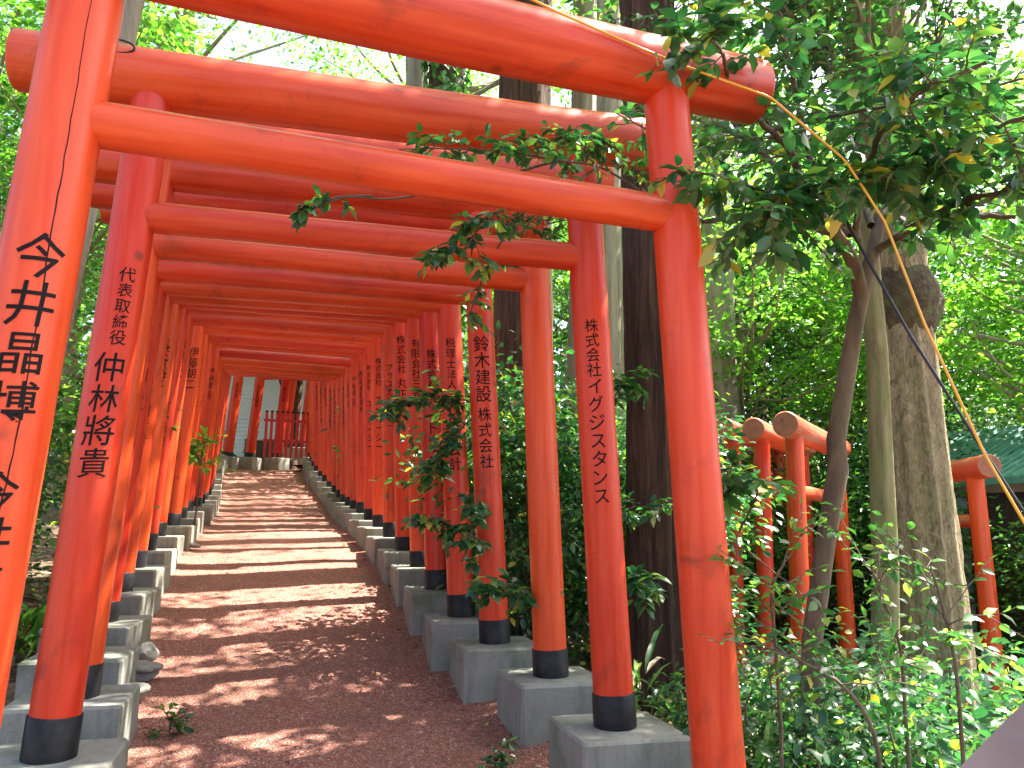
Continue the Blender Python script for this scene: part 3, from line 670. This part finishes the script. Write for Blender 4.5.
tl('smallshrub', [(1.15, 4.0, .9, 'between the nearest right pillar and the cedar'), (1.35, 3.75, .8, 'behind the nearest right pedestal'), (2.5, 3.75, 1.1, 'in front of the thick trunk'), (1.75, 3.75, .9, 'at the bottom right of the nearest pillar'), (3.0, 4.1, 1.1, 'behind the grey cloth'),
                  (-3.4, 4.6, .8, 'behind the left pedestals'), (2.3, 4.9, 1.3, 'among the glossy shrubs')], 'shrub', 'low small-leaved shrubs', 'low small-leaved shrub')

# far wood that reads as one mass
n = 52000; th = rng.uniform(-.95, .8, n); rd = rng.uniform(27, 36, n); zz = rng.random(n) ** 1.1 * 11 * (1 + .25 * np.sin(th * 9) + .15 * np.sin(th * 23)) 
xx, yy = rd * np.sin(th), rd * np.cos(th); P = np.stack([xx, yy, zz], 1)
cl = rng.normal(size=(n, 3)); P += cl * .25; D = rng.normal(size=(n, 3)); D[:, 2] -= .3; Nn = rng.normal(size=(n, 3)) * .6; Nn[:, 2] += .8
tag(link_mesh('distant_wood', leaves_mesh('distant_wood', P, D, Nn, rng.uniform(.25, .5, n), LT_ROUND), M_mid), 'dense green wood closing the view far behind the trees', 'wood', kind='stuff')

# ------------------------------------------------------------------ overhanging camellia tree, drawn as branches in space
class Br:
    def __init__(s): s.mb = MB(); s.P = []; s.D = []; s.N = []; s.S = []
    def branch(s, pts, r0, r1, twigs=0, tl=.35, leaf=.085, dens=9, seg=8, droop=-.1, t0=.15, sub=True):
        pts = np.asarray(pts, float); n0 = len(pts); k = np.linspace(0, n0 - 1, n0 * 5)
        q = np.stack([np.interp(k, np.arange(n0), pts[:, j]) for j in range(3)], 1)
        ker = np.array([1, 2, 3, 2, 1.]) / 9
        for j in range(3): q[:, j] = np.convolve(np.pad(q[:, j], 2, mode='edge'), ker, 'valid')
        q[0] = pts[0]; q += rng.normal(0, r0 * .18, q.shape)
        s.mb.tube(q, np.linspace(r0, r1, len(q)), seg, caps=False)
        ax = nrm(q[-1] - q[0])
        for _ in range(twigs):
            t = rng.uniform(t0, 1); b = q[int(t * (len(q) - 1))]; d = nrm(ax * rng.uniform(0, .8) + nrm(rng.normal(size=3)) * np.array([1, 1, .55])) ; d[2] += droop * .5
            L = tl * rng.uniform(.5, 1.25); m = 7; kk = np.linspace(0, 1, m)[:, None]
            w = b + d * L * kk + np.array([0, 0, droop * L]) * kk ** 2 + rng.normal(0, .012 * L / .3, (m, 3)) * kk
            s.mb.tube(w, np.linspace(max(r1 * .7, .0028), .0015, m), 5, caps=False)
            s.leaves(w, leaf, dens)
            if sub and rng.random() < .55:
                d2 = nrm(d + rng.normal(size=3) * .7); w2 = w[3] + d2 * L * .6 * kk; s.mb.tube(w2, np.linspace(.0022, .0012, m), 4, caps=False); s.leaves(w2, leaf, int(dens * .7))
    def leaves(s, w, leaf, dens):
        ax = nrm(w[-1] - w[0]); m = len(w)
        for i in range(dens):
            t = .25 + .75 * i / max(1, dens - 1); f = t * (m - 1); i0 = min(int(f), m - 2); p = w[i0] + (w[i0 + 1] - w[i0]) * (f - i0)
            side = np.cross(ax, [0, 0, 1.]); side = nrm(side) * (1 if i % 2 else -1)
            d = ax * (.35 + .7 * (t > .93)) + side * rng.uniform(.3, 1.0) + rng.normal(0, .25, 3); d[2] -= .22
            s.P.append(p); s.D.append(d); s.N.append(np.array([0, 0, 1.]) + rng.normal(0, .38, 3)); s.S.append(leaf * rng.uniform(.65, 1.2))
    def finish(s, root, mat, names=('branches', 'foliage'), bm_=None):
        inv = np.array(root.location)
        for v in s.mb.v: v -= inv
        s.mb.build(names[0], bm_ or M_smooth, root)
        link_mesh(names[1], leaves_mesh(names[1], np.array(s.P) - inv, np.array(s.D), np.array(s.N), np.array(s.S), LT_NEAR), mat, root)

W_ = wp
base = W_(800, 700, 3.75); root = empty('camellia_tree', (base[0], base[1], gz(base[0], base[1])))
tag(root, 'thin brown forked camellia whose leafy boughs hang across the top right', 'tree')
mb = MB(); o = np.array(root.location)
tp = [o + (0, 0, -.1), o + np.array((.05, 0, .45)), W_(812, 640, 3.75), W_(826, 540, 3.75), W_(838, 470, 3.74), W_(836, 440, 3.73), W_(846, 380, 3.7), W_(856, 320, 3.7), W_(864, 285, 3.7)]
q = np.array(tp) - o; mb.tube(q, [.06, .05, .045, .043, .047, .043, .04, .038, .037], 16)
mb.tube(np.array([W_(862, 300, 3.7), W_(856, 270, 3.66), W_(848, 252, 3.62), W_(834, 232, 3.55)]) - o, [.036, .032, .03, .03], 14)
mb.tube(np.array([W_(860, 305, 3.7), W_(866, 275, 3.72), W_(874, 250, 3.76), W_(880, 215, 3.85)]) - o, [.036, .034, .031, .028], 14)
mb.build('trunk', M_smooth, root)
B = Br()
br = [
 ([(834, 232, 3.55), (800, 222, 3.5), (760, 222, 3.4), (735, 215, 3.3), (700, 222, 3.2)], .024, .010, 5, .25),
 ([(834, 232, 3.55), (810, 200, 3.45), (790, 150, 3.3), (770, 130, 3.2), (730, 100, 3.0), (690, 75, 2.85)], .022, .007, 34, .32),
 ([(880, 215, 3.85), (905, 222, 3.7), (960, 215, 3.5), (1020, 218, 3.3)], .024, .010, 6, .3),
 ([(874, 250, 3.76), (900, 235, 3.6), (950, 205, 3.2), (1010, 190, 2.9), (1060, 190, 2.7)], .022, .009, 30, .3),
 ([(856, 235, 3.6), (860, 190, 3.3), (880, 130, 2.9), (920, 90, 2.7), (990, 60, 2.5)], .018, .006, 34, .3),
 ([(834, 232, 3.55), (820, 200, 3.5), (800, 120, 3.4), (790, 60, 3.3), (775, 0, 3.2), (770, -40, 3.2)], .018, .006, 34, .35),
 ([(770, 130, 3.2), (850, 112, 3.1), (940, 98, 3.0), (1030, 78, 2.9)], .010, .005, 34, .3),
 ([(860, 240, 3.7), (830, 205, 3.2), (790, 195, 2.9), (760, 210, 2.7)], .012, .005, 26, .25),
 ([(880, 215, 3.85), (910, 150, 4.2), (930, 70, 4.6), (960, -30, 4.8)], .02, .008, 74, .55),
 ([(850, 235, 3.7), (790, 180, 4.0), (730, 120, 4.4), (690, 60, 4.6), (670, 0, 4.7)], .02, .008, 60, .55),
 ([(870, 225, 3.8), (850, 130, 4.4), (820, 40, 4.8), (800, -30, 5)], .02, .008, 74, .55),
 ([(800, 222, 3.5), (760, 190, 3.0), (720, 175, 2.72), (690, 172, 2.55)], .009, .004, 11, .13),
 ([(880, 190, 3.6), (960, 150, 3.0), (1010, 120, 2.6), (1060, 110, 2.4)], .012, .005, 30, .28),
 ([(730, 100, 3.0), (725, 60, 2.8), (715, 40, 2.65), (690, 40, 2.55)], .008, .004, 18, .2),
]
for pts, a0, a1, tw, tlen in br:
    B.branch([W_(*p) for p in pts], a0, a1, int(tw * (.5 if tlen < .5 else .75)), tlen, leaf=.085, dens=9, t0=.3)
# dense low skirt of leaves in front of the fork
for pts, tw in (([(1010, 130, 3.2), (940, 155, 2.9), (880, 178, 2.85), (800, 192, 2.9), (730, 205, 2.95)], 62), ([(1040, 150, 3.0), (960, 158, 3.0), (900, 178, 3.1), (840, 190, 3.2)], 40),
                ([(850, 225, 3.5), (790, 228, 3.2), (740, 232, 3.0), (715, 240, 2.9)], 10)):
    B.branch([W_(*p) for p in pts], .008, .004, int(tw * .62), .2, leaf=.088, dens=9, t0=0, droop=-.1)
B.finish(root, M_camellia)

# ------------------------------------------------------------------ second camellia whose sprays thread through the gates
b0 = wp(716, 650, 4.7)[:2]; root = empty('climbing_camellia', (b0[0], b0[1], gz(*b0)))
tag(root, 'slender camellia with sprays threading between the nearest beams and right pillars', 'tree')
B = Br(); o = np.array(root.location)
stem = [o, W_(712, 600, 4.7), W_(700, 450, 4.6), W_(686, 300, 4.5), W_(676, 220, 4.4), W_(640, 190, 4.2)]
mbt = MB(); mbt.tube(np.array(stem) - o, [.03, .027, .024, .02, .018, .016], 10); mbt.build('trunk', M_smooth, root)
sprays = [
 ([(640, 190, 4.2), (600, 165, 3.5), (560, 160, 3.15), (500, 150, 3.0), (440, 148, 2.9), (395, 150, 2.85)], 26, .11, .055),
 ([(640, 185, 4.2), (620, 150, 3.6), (590, 135, 3.4), (540, 140, 3.25), (480, 142, 3.1)], 30, .13, .06),
 ([(600, 165, 3.5), (560, 195, 3.3), (520, 205, 3.2), (490, 215, 3.1), (470, 240, 3.05), (462, 262, 3.0)], 24, .13, .065),
 ([(490, 215, 3.1), (465, 235, 3.05), (440, 245, 3.0), (425, 252, 3.0)], 10, .08, .062),
 ([(520, 210, 3.3), (490, 260, 3.7), (478, 290, 3.8), (468, 320, 3.8)], 12, .1, .06),
 ([(560, 160, 3.2), (450, 190, 3.25), (390, 200, 3.25), (345, 196, 3.2), (300, 214, 3.1)], 0, .08, .055),
 ([(372, 196, 3.23), (340, 196, 3.2), (318, 205, 3.15), (298, 213, 3.1)], 9, .06, .06),
 ([(640, 190, 4.2), (660, 160, 3.7), (650, 130, 3.5), (610, 110, 3.4)], 16, .15, .06),
 ([(700, 240, 4.2), (690, 215, 3.6), (675, 180, 2.9), (680, 170, 2.6)], 6, .09, .07),
 ([(640, 190, 4.2), (590, 215, 4.6), (520, 230, 4.4), (540, 215, 4.3)], 22, .2, .065),
]
for pts, tw, tlen, lf in sprays:
    B.branch([W_(*p) for p in pts], .006, .0025, tw, tlen, leaf=lf, dens=7, t0=.2, sub=False, seg=6)
# low sprays
low = [
 ([(505, 430, 5.6), (470, 400, 5.25), (440, 398, 5.1), (405, 402, 5.0), (372, 405, 4.95)], 24, .13, .075),
 ([(480, 410, 5.3), (460, 430, 5.1), (440, 455, 5.05), (432, 478, 5.0)], 18, .1, .075),
 ([(520, 560, 5.6), (490, 545, 5.1), (460, 530, 4.9), (432, 515, 4.8), (420, 520, 4.8)], 16, .12, .08),
 ([(560, 600, 5.2), (540, 592, 4.55), (505, 583, 4.45), (472, 588, 4.4)], 15, .12, .085),
 ([(490, 470, 5.4), (478, 500, 4.9), (470, 540, 4.75), (462, 560, 4.7)], 14, .11, .08),
 ([(600, 420, 5.6), (625, 380, 5.2), (640, 376, 5.1)], 12, .14, .085),
 ([(600, 540, 5.6), (630, 505, 5.2), (665, 510, 5.0)], 13, .13, .085),
 ([(600, 600, 5.6), (632, 575, 5.2), (650, 590, 5.05)], 10, .13, .09),
 ([(740, 530, 3.9), (760, 490, 3.4), (745, 478, 3.2), (722, 470, 3.1)], 10, .12, .08),
]
for pts, tw, tlen, lf in low:
    B.branch([W_(*p) for p in pts], .006, .0028, tw, tlen, leaf=lf, dens=8, t0=.25, seg=6)
B.finish(root, M_camellia)

# maple sapling by the left pedestals
bx = W_(194, 517, 9.3); root = empty('maple_sapling', (bx[0], bx[1], gz(bx[0], bx[1]) - .02)); tag(root, 'small bright green maple sapling on the left edge of the path', 'sapling')
B = Br(); o = np.array(root.location); B.branch([o, W_(199, 490, 9.3), W_(201, 460, 9.25), W_(205, 440, 9.2)], .016, .006, 14, .28, leaf=.10, dens=8, t0=.6)
B.branch([W_(201, 462, 9.25), W_(190, 445, 9.1), W_(182, 432, 9.0)], .006, .003, 6, .2, leaf=.09, dens=7)
B.finish(root, M_bright, names=('stem', 'foliage'), bm_=M_twig)

# rangy tall stems with light leaves in the shrubs at right
for j, (pts, lab) in enumerate([
  ([(905, 700, 3.3), (900, 640, 3.2), (880, 590, 3.1), (868, 555, 3.0)], 'bare-stemmed young plant in front of the thick trunk'),
  ([(960, 720, 3.0), (955, 650, 2.95), (940, 600, 2.9), (930, 565, 2.85)], 'light-leaved young plant at the foot of the small gate'),
  ([(780, 720, 3.2), (775, 640, 3.1), (770, 590, 3.0), (785, 560, 2.95)], 'light-leaved young plant right of the nearest pillar'),
  ([(880, 740, 2.8), (850, 690, 2.75), (800, 660, 2.7), (790, 655, 2.7)], 'leaning bare-stemmed plant at the bottom right')]):
    P3 = [W_(*p) for p in pts]; b = P3[0].copy(); zg = gz(b[0], b[1]); root = empty('young_plant', (b[0], b[1], zg)); tag(root, lab, 'plant', 'rangy young plants')
    B = Br(); B.branch([np.array([b[0], b[1], zg])] + P3, .009, .004, 13, .28, leaf=.052, dens=8, t0=.45); B.finish(root, [M_mid, M_mid, M_mid, M_camellia][j], names=('stem', 'foliage'), bm_=M_twig)

# bamboo grass tufts
def tuft(px, py, Y, n, L, label, mat=M_mid):
    p = W_(px, py, Y); z = gz(p[0], p[1]); root = empty('bamboo_grass', (p[0], p[1], z)); tag(root, label, 'grass tuft', 'arching bamboo grass tufts')
    P = np.zeros((n, 3)); th = rng.uniform(0, 6.28, n); P[:, 0] = rng.normal(0, .04, n); P[:, 1] = rng.normal(0, .04, n); P[:, 2] = rng.uniform(0, .25, n) * L / .4
    D = np.stack([np.cos(th), np.sin(th), rng.uniform(.4, 1.6, n)], 1); Nn = np.stack([-np.cos(th), -np.sin(th), 0 * th + .6], 1)
    link_mesh('blades', leaves_mesh('blades', P, D, Nn, L * rng.uniform(.6, 1.2, n), LT_LONG), mat, root)
    k = 3; d = rng.permutation(n)[:max(2, n // 5)]; link_mesh('dry_blades', leaves_mesh('dry_blades', P[d] + .01, D[d] * [1, 1, .3] , Nn[d], L * rng.uniform(.5, 1, len(d)), LT_LONG), M_dry, root)
tuft(640, 640, 4.9, 16, .40, 'long-bladed tuft with drooping dry blades against the cedar trunk')
tuft(690, 700, 4.3, 26, .38, 'dense tuft between the nearest right pillar and the cedar')
tuft(760, 720, 3.7, 26, .36, 'tuft right of the nearest right pillar')
tuft(960, 700, 3.9, 24, .42, 'tuft under the small weathered gate')
tuft(850, 730, 3.2, 22, .36, 'tuft at the bottom among the shrubs')
tuft(40, 520, 5.2, 34, .5, 'tuft between the two nearest left pillars')
for (px, py, Y, lab) in ((492, 705, 3.9, 'leafy seedling at the foot of the third right pedestal'), (506, 738, 3.55, 'seedling on the gravel near the front right pedestal'), (178, 618, 4.2, 'tiny green seedling beside the left pedestals')):
    p = W_(px, py, Y); z = gz(p[0], p[1]) + .02; root = empty('seedling', (p[0], p[1], z)); tag(root, lab, 'seedling', 'seedlings at the pedestals')
    B = Br(); o = np.array(root.location); B.branch([o, o + (0, 0, .05), o + (.02, -.02, .09)], .003, .0015, 9, .09, leaf=.05, dens=6, t0=0); B.finish(root, M_camellia, names=('stem', 'foliage'), bm_=M_twig)

# ------------------------------------------------------------------ cables
def cable(name, pts, r, mat, label, parent=None):
    pts = np.array([W_(*p) for p in pts]); k = np.linspace(0, len(pts) - 1, len(pts) * 8); q = np.stack([np.interp(k, np.arange(len(pts)), pts[:, j]) for j in range(3)], 1)
    mb = MB(); mb.tube(q, r, 10); o = mb.build(name, mat); tag(o, label, 'cable'); return o
m = NM('yellow_plastic'); M_yel = m.fin((.72, .36, .03), .4); m = NM('black_rubber'); M_rub = m.fin((.015, .015, .016), .45)
cable('yellow_cable', [(1075, 604, 2.45), (1024, 522, 2.5), (985, 455, 2.55), (925, 325, 2.65), (885, 222, 2.75), (845, 160, 2.80), (770, 97, 2.86), (700, 72, 2.80), (640, 48, 2.73), (560, 13, 2.62), (500, -16, 2.5)], .0048, M_yel, 'yellow cable running off the nearest top beam and slanting down at right')
cable('black_cable', [(1085, 590, 2.55), (1024, 512, 2.6), (985, 453, 2.66), (910, 335, 2.8), (852, 232, 2.95), (838, 205, 3.0)], .0055, M_rub, 'black cable slanting down beside the yellow one')

# ------------------------------------------------------------------ grey cloth cover, bottom right
root = None
mb = MB(); A = W_(955, 772, 1.9); Bp = W_(1026, 702, 1.9)
dx = (Bp[0] - A[0]); slope = (Bp[2] - A[2]) / dx
nx_, ny_ = 26, 26; V = []
for j in range(ny_):
    for i in range(nx_):
        u = i / (nx_ - 1) * .9 - .12; v_ = j / (ny_ - 1) * .7
        x = A[0] + u; zt = A[2] + slope * u * (1 if u < .35 else 1) - max(0, u - .3) ** 2 * 3.2
        z = zt - v_ * 1.5 + .004 * math.sin(v_ * 17 + u * 9)
        V.append((x, A[1] + v_ - .0, max(z, .02)))
Fc = [(j * nx_ + i, j * nx_ + i + 1, (j + 1) * nx_ + i + 1, (j + 1) * nx_ + i) for j in range(ny_ - 1) for i in range(nx_ - 1)]
mb.add(V, Fc)
fr = [V[i] for i in range(nx_)]; mb.add(fr + [(x, y - .05 - .03 * math.sin(x * 22), z * .5) for x, y, z in fr] + [(x, y - .08 - .05 * math.sin(x * 22), .0) for x, y, z in fr], [(r0 * nx_ + i, (r0 + 1) * nx_ + i, (r0 + 1) * nx_ + i + 1, r0 * nx_ + i + 1) for r0 in range(2) for i in range(nx_ - 1)])
m = NM('grey_cloth'); v = m.coord(); c = m.ramp(m.noise(v, 4, 4), [(.3, (.16, .145, .145)), (.7, (.20, .185, .18))]); M_cloth = m.fin(c, .85, m.bump(m.noise(v, 300, 2), .3, .002, m.bump(m.noise(v, 5, 3), .5, .03)))
tag(mb.build('tarpaulin', M_cloth), 'plain grey cloth cover sloping up into the bottom right corner', 'tarpaulin')

# ------------------------------------------------------------------ buildings glimpsed behind
def building(name, c, rz, w, d, h, wallm, roofm, label, roof_h=.6, siding=True, over=.35):
    root = empty(name, c, rz); mb = MB(); mb.box((-w / 2, -d / 2, -.6), (w / 2, d / 2, h)); mb.build('wall', wallm, root)
    if siding:
        mb = MB(); z = .2
        while z < h - .05: mb.box((-w / 2 - .02, -d / 2 - .022, z), (w / 2 + .02, -d / 2 - .003, z + .022)); z += .13
        mb.build('siding_ribs', wallm, root)
    mb = MB(); o = over; V = [(-w / 2 - o, -d / 2 - o, h), (w / 2 + o, -d / 2 - o, h), (w / 2 + o, d / 2 + o, h), (-w / 2 - o, d / 2 + o, h), (-w / 2 - o, 0, h + roof_h), (w / 2 + o, 0, h + roof_h)]
    V += [(x, y, z - .09) for x, y, z in V]
    mb.add(V, [(0, 1, 5, 4), (2, 3, 4, 5), (1, 2, 5), (3, 0, 4), (7, 6, 10, 11), (9, 8, 11, 10), (0, 6, 7, 1), (2, 8, 9, 3), (1, 7, 8, 2), (3, 9, 6, 0)], False)
    n = int(w / .12); 
    for k in range(n):
        x = -w / 2 - o + (w + 2 * o) * (k + .5) / n; e = d / 2 + o
        for sg in (-1, 1): mb.add([(x - .018, sg * e, h + .003), (x + .018, sg * e, h + .003), (x + .018, 0, h + roof_h + .003), (x - .018, 0, h + roof_h + .003), (x, sg * e, h + .03), (x, 0, h + roof_h + .03)], [(0, 4, 5, 3), (1, 2, 5, 4)], False)
    mb.build('roof', roofm, root); mb = MB(); mb.box((-.45, -d / 2 - .06, 0), (.45, -d / 2 - .024, 2.0)); mb.build('door', M_dark_wood, root)
    tag(root, label, 'building'); return root
m = NM('dark_wood'); v = m.coord((1, 1, .1)); M_dark_wood = m.fin(m.ramp(m.noise(v, 20), [(.3, (.04, .028, .02)), (.7, (.09, .06, .04))]), .8)
m = NM('pale_siding'); v = m.coord(); M_siding = m.fin(m.ramp(m.noise(v, 2, 5), [(.3, (.62, .68, .74)), (.7, (.72, .77, .82))]), .5)
m = NM('green_sheet_roof'); v = m.coord(); M_groof = m.fin(m.ramp(m.noise(v, 3, 6, .7), [(.3, (.08, .24, .20)), (.6, (.13, .32, .27)), (.8, (.22, .33, .25))]), .45)
m = NM('white_plaster'); v = m.coord(); M_white = m.fin(m.ramp(m.noise(v, 3, 5), [(.3, (.74, .74, .78)), (.7, (.82, .82, .84))]), .6)
m = NM('grey_tin'); M_tin = m.fin((.30, .31, .33), .4)
c = W_(270, 440, 27.5); building('striped_shed', (c[0], c[1], c[2] - 2.2), R(8), 6, 4, 5.2, M_siding, M_tin, 'pale shed with horizontal siding behind the far end of the tunnel')
c = W_(1085, 482, 11.6); building('green_roofed_shed', (c[0], c[1], .4), R(-70), 4.4, 3.4, c[2] - .4, M_siding, M_groof, 'low shed with a teal corrugated roof at the right edge', roof_h=.9)
c = W_(52, 420, 11.5); building('white_shed', (c[0], c[1], gz(c[0], c[1])), R(25), 1.9, 1.8, c[2] - gz(c[0], c[1]) - .25, M_white, M_white, 'bright white little building glimpsed between the two nearest left pillars', roof_h=.9, siding=False, over=.1)

for k, (px, Y_, a_) in enumerate(((284, 23.2, .25), (302, 24.0, .2))):
    p = wp(px, 448, Y_); Wg = 2.0; u_ = np.array([math.cos(a_), math.sin(a_), 0]); g = dict(P=p + u_ * Wg * S / 2, a=a_, W=Wg, L=.07, Hn=1.93, Hk=2.36, ped=.2, fat=(1.35, 1.35))
    tag(make_gate(26 + k, g), 'weathered torii gate behind the picket fence, %s of two' % ('left' if k == 0 else 'right'), 'torii gate', 'torii gates beyond the picket fence')
# red picket fence at the bend
m = NM('red_fence_paint'); v = m.coord(); M_red = m.fin(m.ramp(m.noise(v, 8, 5), [(.3, (.42, .03, .025)), (.7, (.55, .05, .04))]), .5)
a, b = W_(262, 452, 20.9), W_(309, 452, 21.3); root = empty('picket_fence', tuple((a + b) / 2)); root.rotation_euler[2] = math.atan2(b[1] - a[1], b[0] - a[0]); tag(root, 'short red picket fence with black tips at the far bend', 'fence')
Lf = np.linalg.norm((b - a)[:2]); hF = 1.02
for k in range(9):
    x = -Lf / 2 + Lf * (k + .5) / 9; mb = MB(); mb.box((x - .035, -.02, -.15), (x + .035, .02, hF), .006); pk = mb.build('picket', M_red, root)
    mb = MB(); mb.box((x - .038, -.023, hF + .001), (x + .038, .023, hF + .05), .01); mb.build('tip', M_black, pk)
for z in (.25, .78): mb = MB(); mb.box((-Lf / 2, .022, z), (Lf / 2, .05, z + .07), .004); mb.build('rail', M_red, root)

# ------------------------------------------------------------------ loose things on the ground
m = NM('stone'); v = m.coord(); c = m.ramp(m.noise(v, 6, 7, .7), [(.3, (.10, .10, .085)), (.55, (.24, .235, .2)), (.75, (.36, .35, .31))]); M_stone = m.fin(c, .9, m.bump(m.noise(v, 18, 6), .7, .015))
def rock(px, py, Y, sx, label):
    p = W_(px, py, Y); bm = bmesh.new(); bmesh.ops.create_icosphere(bm, subdivisions=3, radius=1)
    f = rng.normal(size=(6, 3)); 
    for vtx in bm.verts:
        c = np.array(vtx.co); k = 1 + sum(.11 * math.sin(2.3 * c @ f[j] + j) for j in range(6)); vtx.co = Vector(c * k * np.array(sx) * rng.uniform(.98, 1.02))
    me = bpy.data.meshes.new('rock'); bm.to_mesh(me); bm.free(); o = link_mesh('rock', me, M_stone); o.location = (p[0], p[1], gz(p[0], p[1]) + sx[2] * .2 + .06); o.rotation_euler = (0, 0, random.uniform(0, 3)); tag(o, label, 'rock', 'broken stones along the left pedestals')
rock(143, 622, 4.9, (.075, .11, .05), 'largest pale broken stone beside the left pedestals')
rock(132, 648, 4.55, (.07, .09, .04), 'broken stone nearer the camera below the largest pale one')
rock(152, 603, 5.2, (.06, .09, .05), 'small stone beyond the largest pale one on the left edge')
rock(128, 662, 4.3, (.07, .07, .04), 'flat dark stone at the near end of the left stones')
rock(190, 520, 8.6, (.06, .09, .03), 'low grey stone below the maple sapling')

def on_path(n, y0, y1, l0=-1.0, l1=1.0, pw=1.0):
    j = (y0 + (y1 - y0) * rng.random(n) ** pw); ys_ = PATHV[:, 30, 1]; idx = np.clip(np.searchsorted(ys_, j), 0, len(ys_) - 1)
    lt = rng.uniform(l0, l1, n); f = (lt + 1.2) / 2.4 * 60; i0 = f.astype(int); return PATHV[idx, np.clip(i0, 0, 60)] + rng.normal(0, .012, (n, 3)) * [1, 1, 0]
n = 26000; P = on_path(n, 1.2, 8.5, pw=1.6); T0 = np.array([(1, 0, 0), (-.5, .87, 0), (-.5, -.87, 0), (0, 0, .8), (0, 0, -.5)]); Fo = np.array([(0, 1, 3), (1, 2, 3), (2, 0, 3), (1, 0, 4), (2, 1, 4), (0, 2, 4)])
th = rng.uniform(0, 6.28, n); c_, s_ = np.cos(th), np.sin(th); sz = rng.uniform(.0016, .0052, n)
V = np.stack([T0[None, :, 0] * c_[:, None] - T0[None, :, 1] * s_[:, None], T0[None, :, 0] * s_[:, None] + T0[None, :, 1] * c_[:, None], np.broadcast_to(T0[None, :, 2], (n, 5))], 2) * (sz[:, None, None] * rng.uniform(.7, 1.3, (n, 5, 3))) + P[:, None]
tag(link_mesh('gravel', raw_mesh('gravel', V.reshape(-1, 3), (Fo[None] + (np.arange(n) * 5)[:, None, None]).reshape(-1, 3)), M_pebble), 'loose reddish gravel grains scattered on the path', 'gravel', kind='stuff')
# fallen leaves
n1 = 420; P1 = on_path(n1, 1.5, 11); e = rng.random(n1) < .75; P1b = on_path(n1, 1.5, 14, .72, 1.0); P1[e] = P1b[e]; P1[:, 2] += .006
n2 = 9000; x2 = rng.uniform(-7, 8, n2); y2 = rng.uniform(2, 13, n2); z2, d2 = terrain(x2, y2); kp = d2 > 1.4; P2 = np.stack([x2, y2, z2 + .012], 1)[kp]
P = np.concatenate([P1, P2]); n = len(P); D = rng.normal(size=(n, 3)); D[:, 2] *= .15; Nn = rng.normal(size=(n, 3)) * .3; Nn[:, 2] += 1
szl = np.r_[rng.uniform(.02, .05, n1), rng.uniform(.04, .1, len(P2))]
tag(link_mesh('leaf_litter', leaves_mesh('leaf_litter', P, D, Nn, szl, LT_NEAR), M_litter), 'brown fallen leaves scattered over the forest floor and path edges', 'leaf litter', kind='stuff')
# low ground cover
n = 9000; x2 = rng.uniform(-8, 10, n); y2 = rng.uniform(2.5, 16, n); z2, d2 = terrain(x2, y2); cx = np.sin(x2 * 1.7 + 1) * np.sin(y2 * 1.3) + rng.normal(0, .3, n); kp = (d2 > 1.5) & (cx > .0)
P = np.stack([x2, y2, z2 + rng.uniform(.02, .14, n)], 1)[kp]; n = len(P); D = rng.normal(size=(n, 3)); Nn = rng.normal(size=(n, 3)) * .4; Nn[:, 2] += 1
tag(link_mesh('ground_cover', leaves_mesh('ground_cover', P, D, Nn, rng.uniform(.04, .1, n), LT_NEAR), M_mid), 'low green leaves covering the forest floor', 'ground cover', kind='stuff')
for k, p in protos.items():
    if k not in used: print('UNUSED', k)
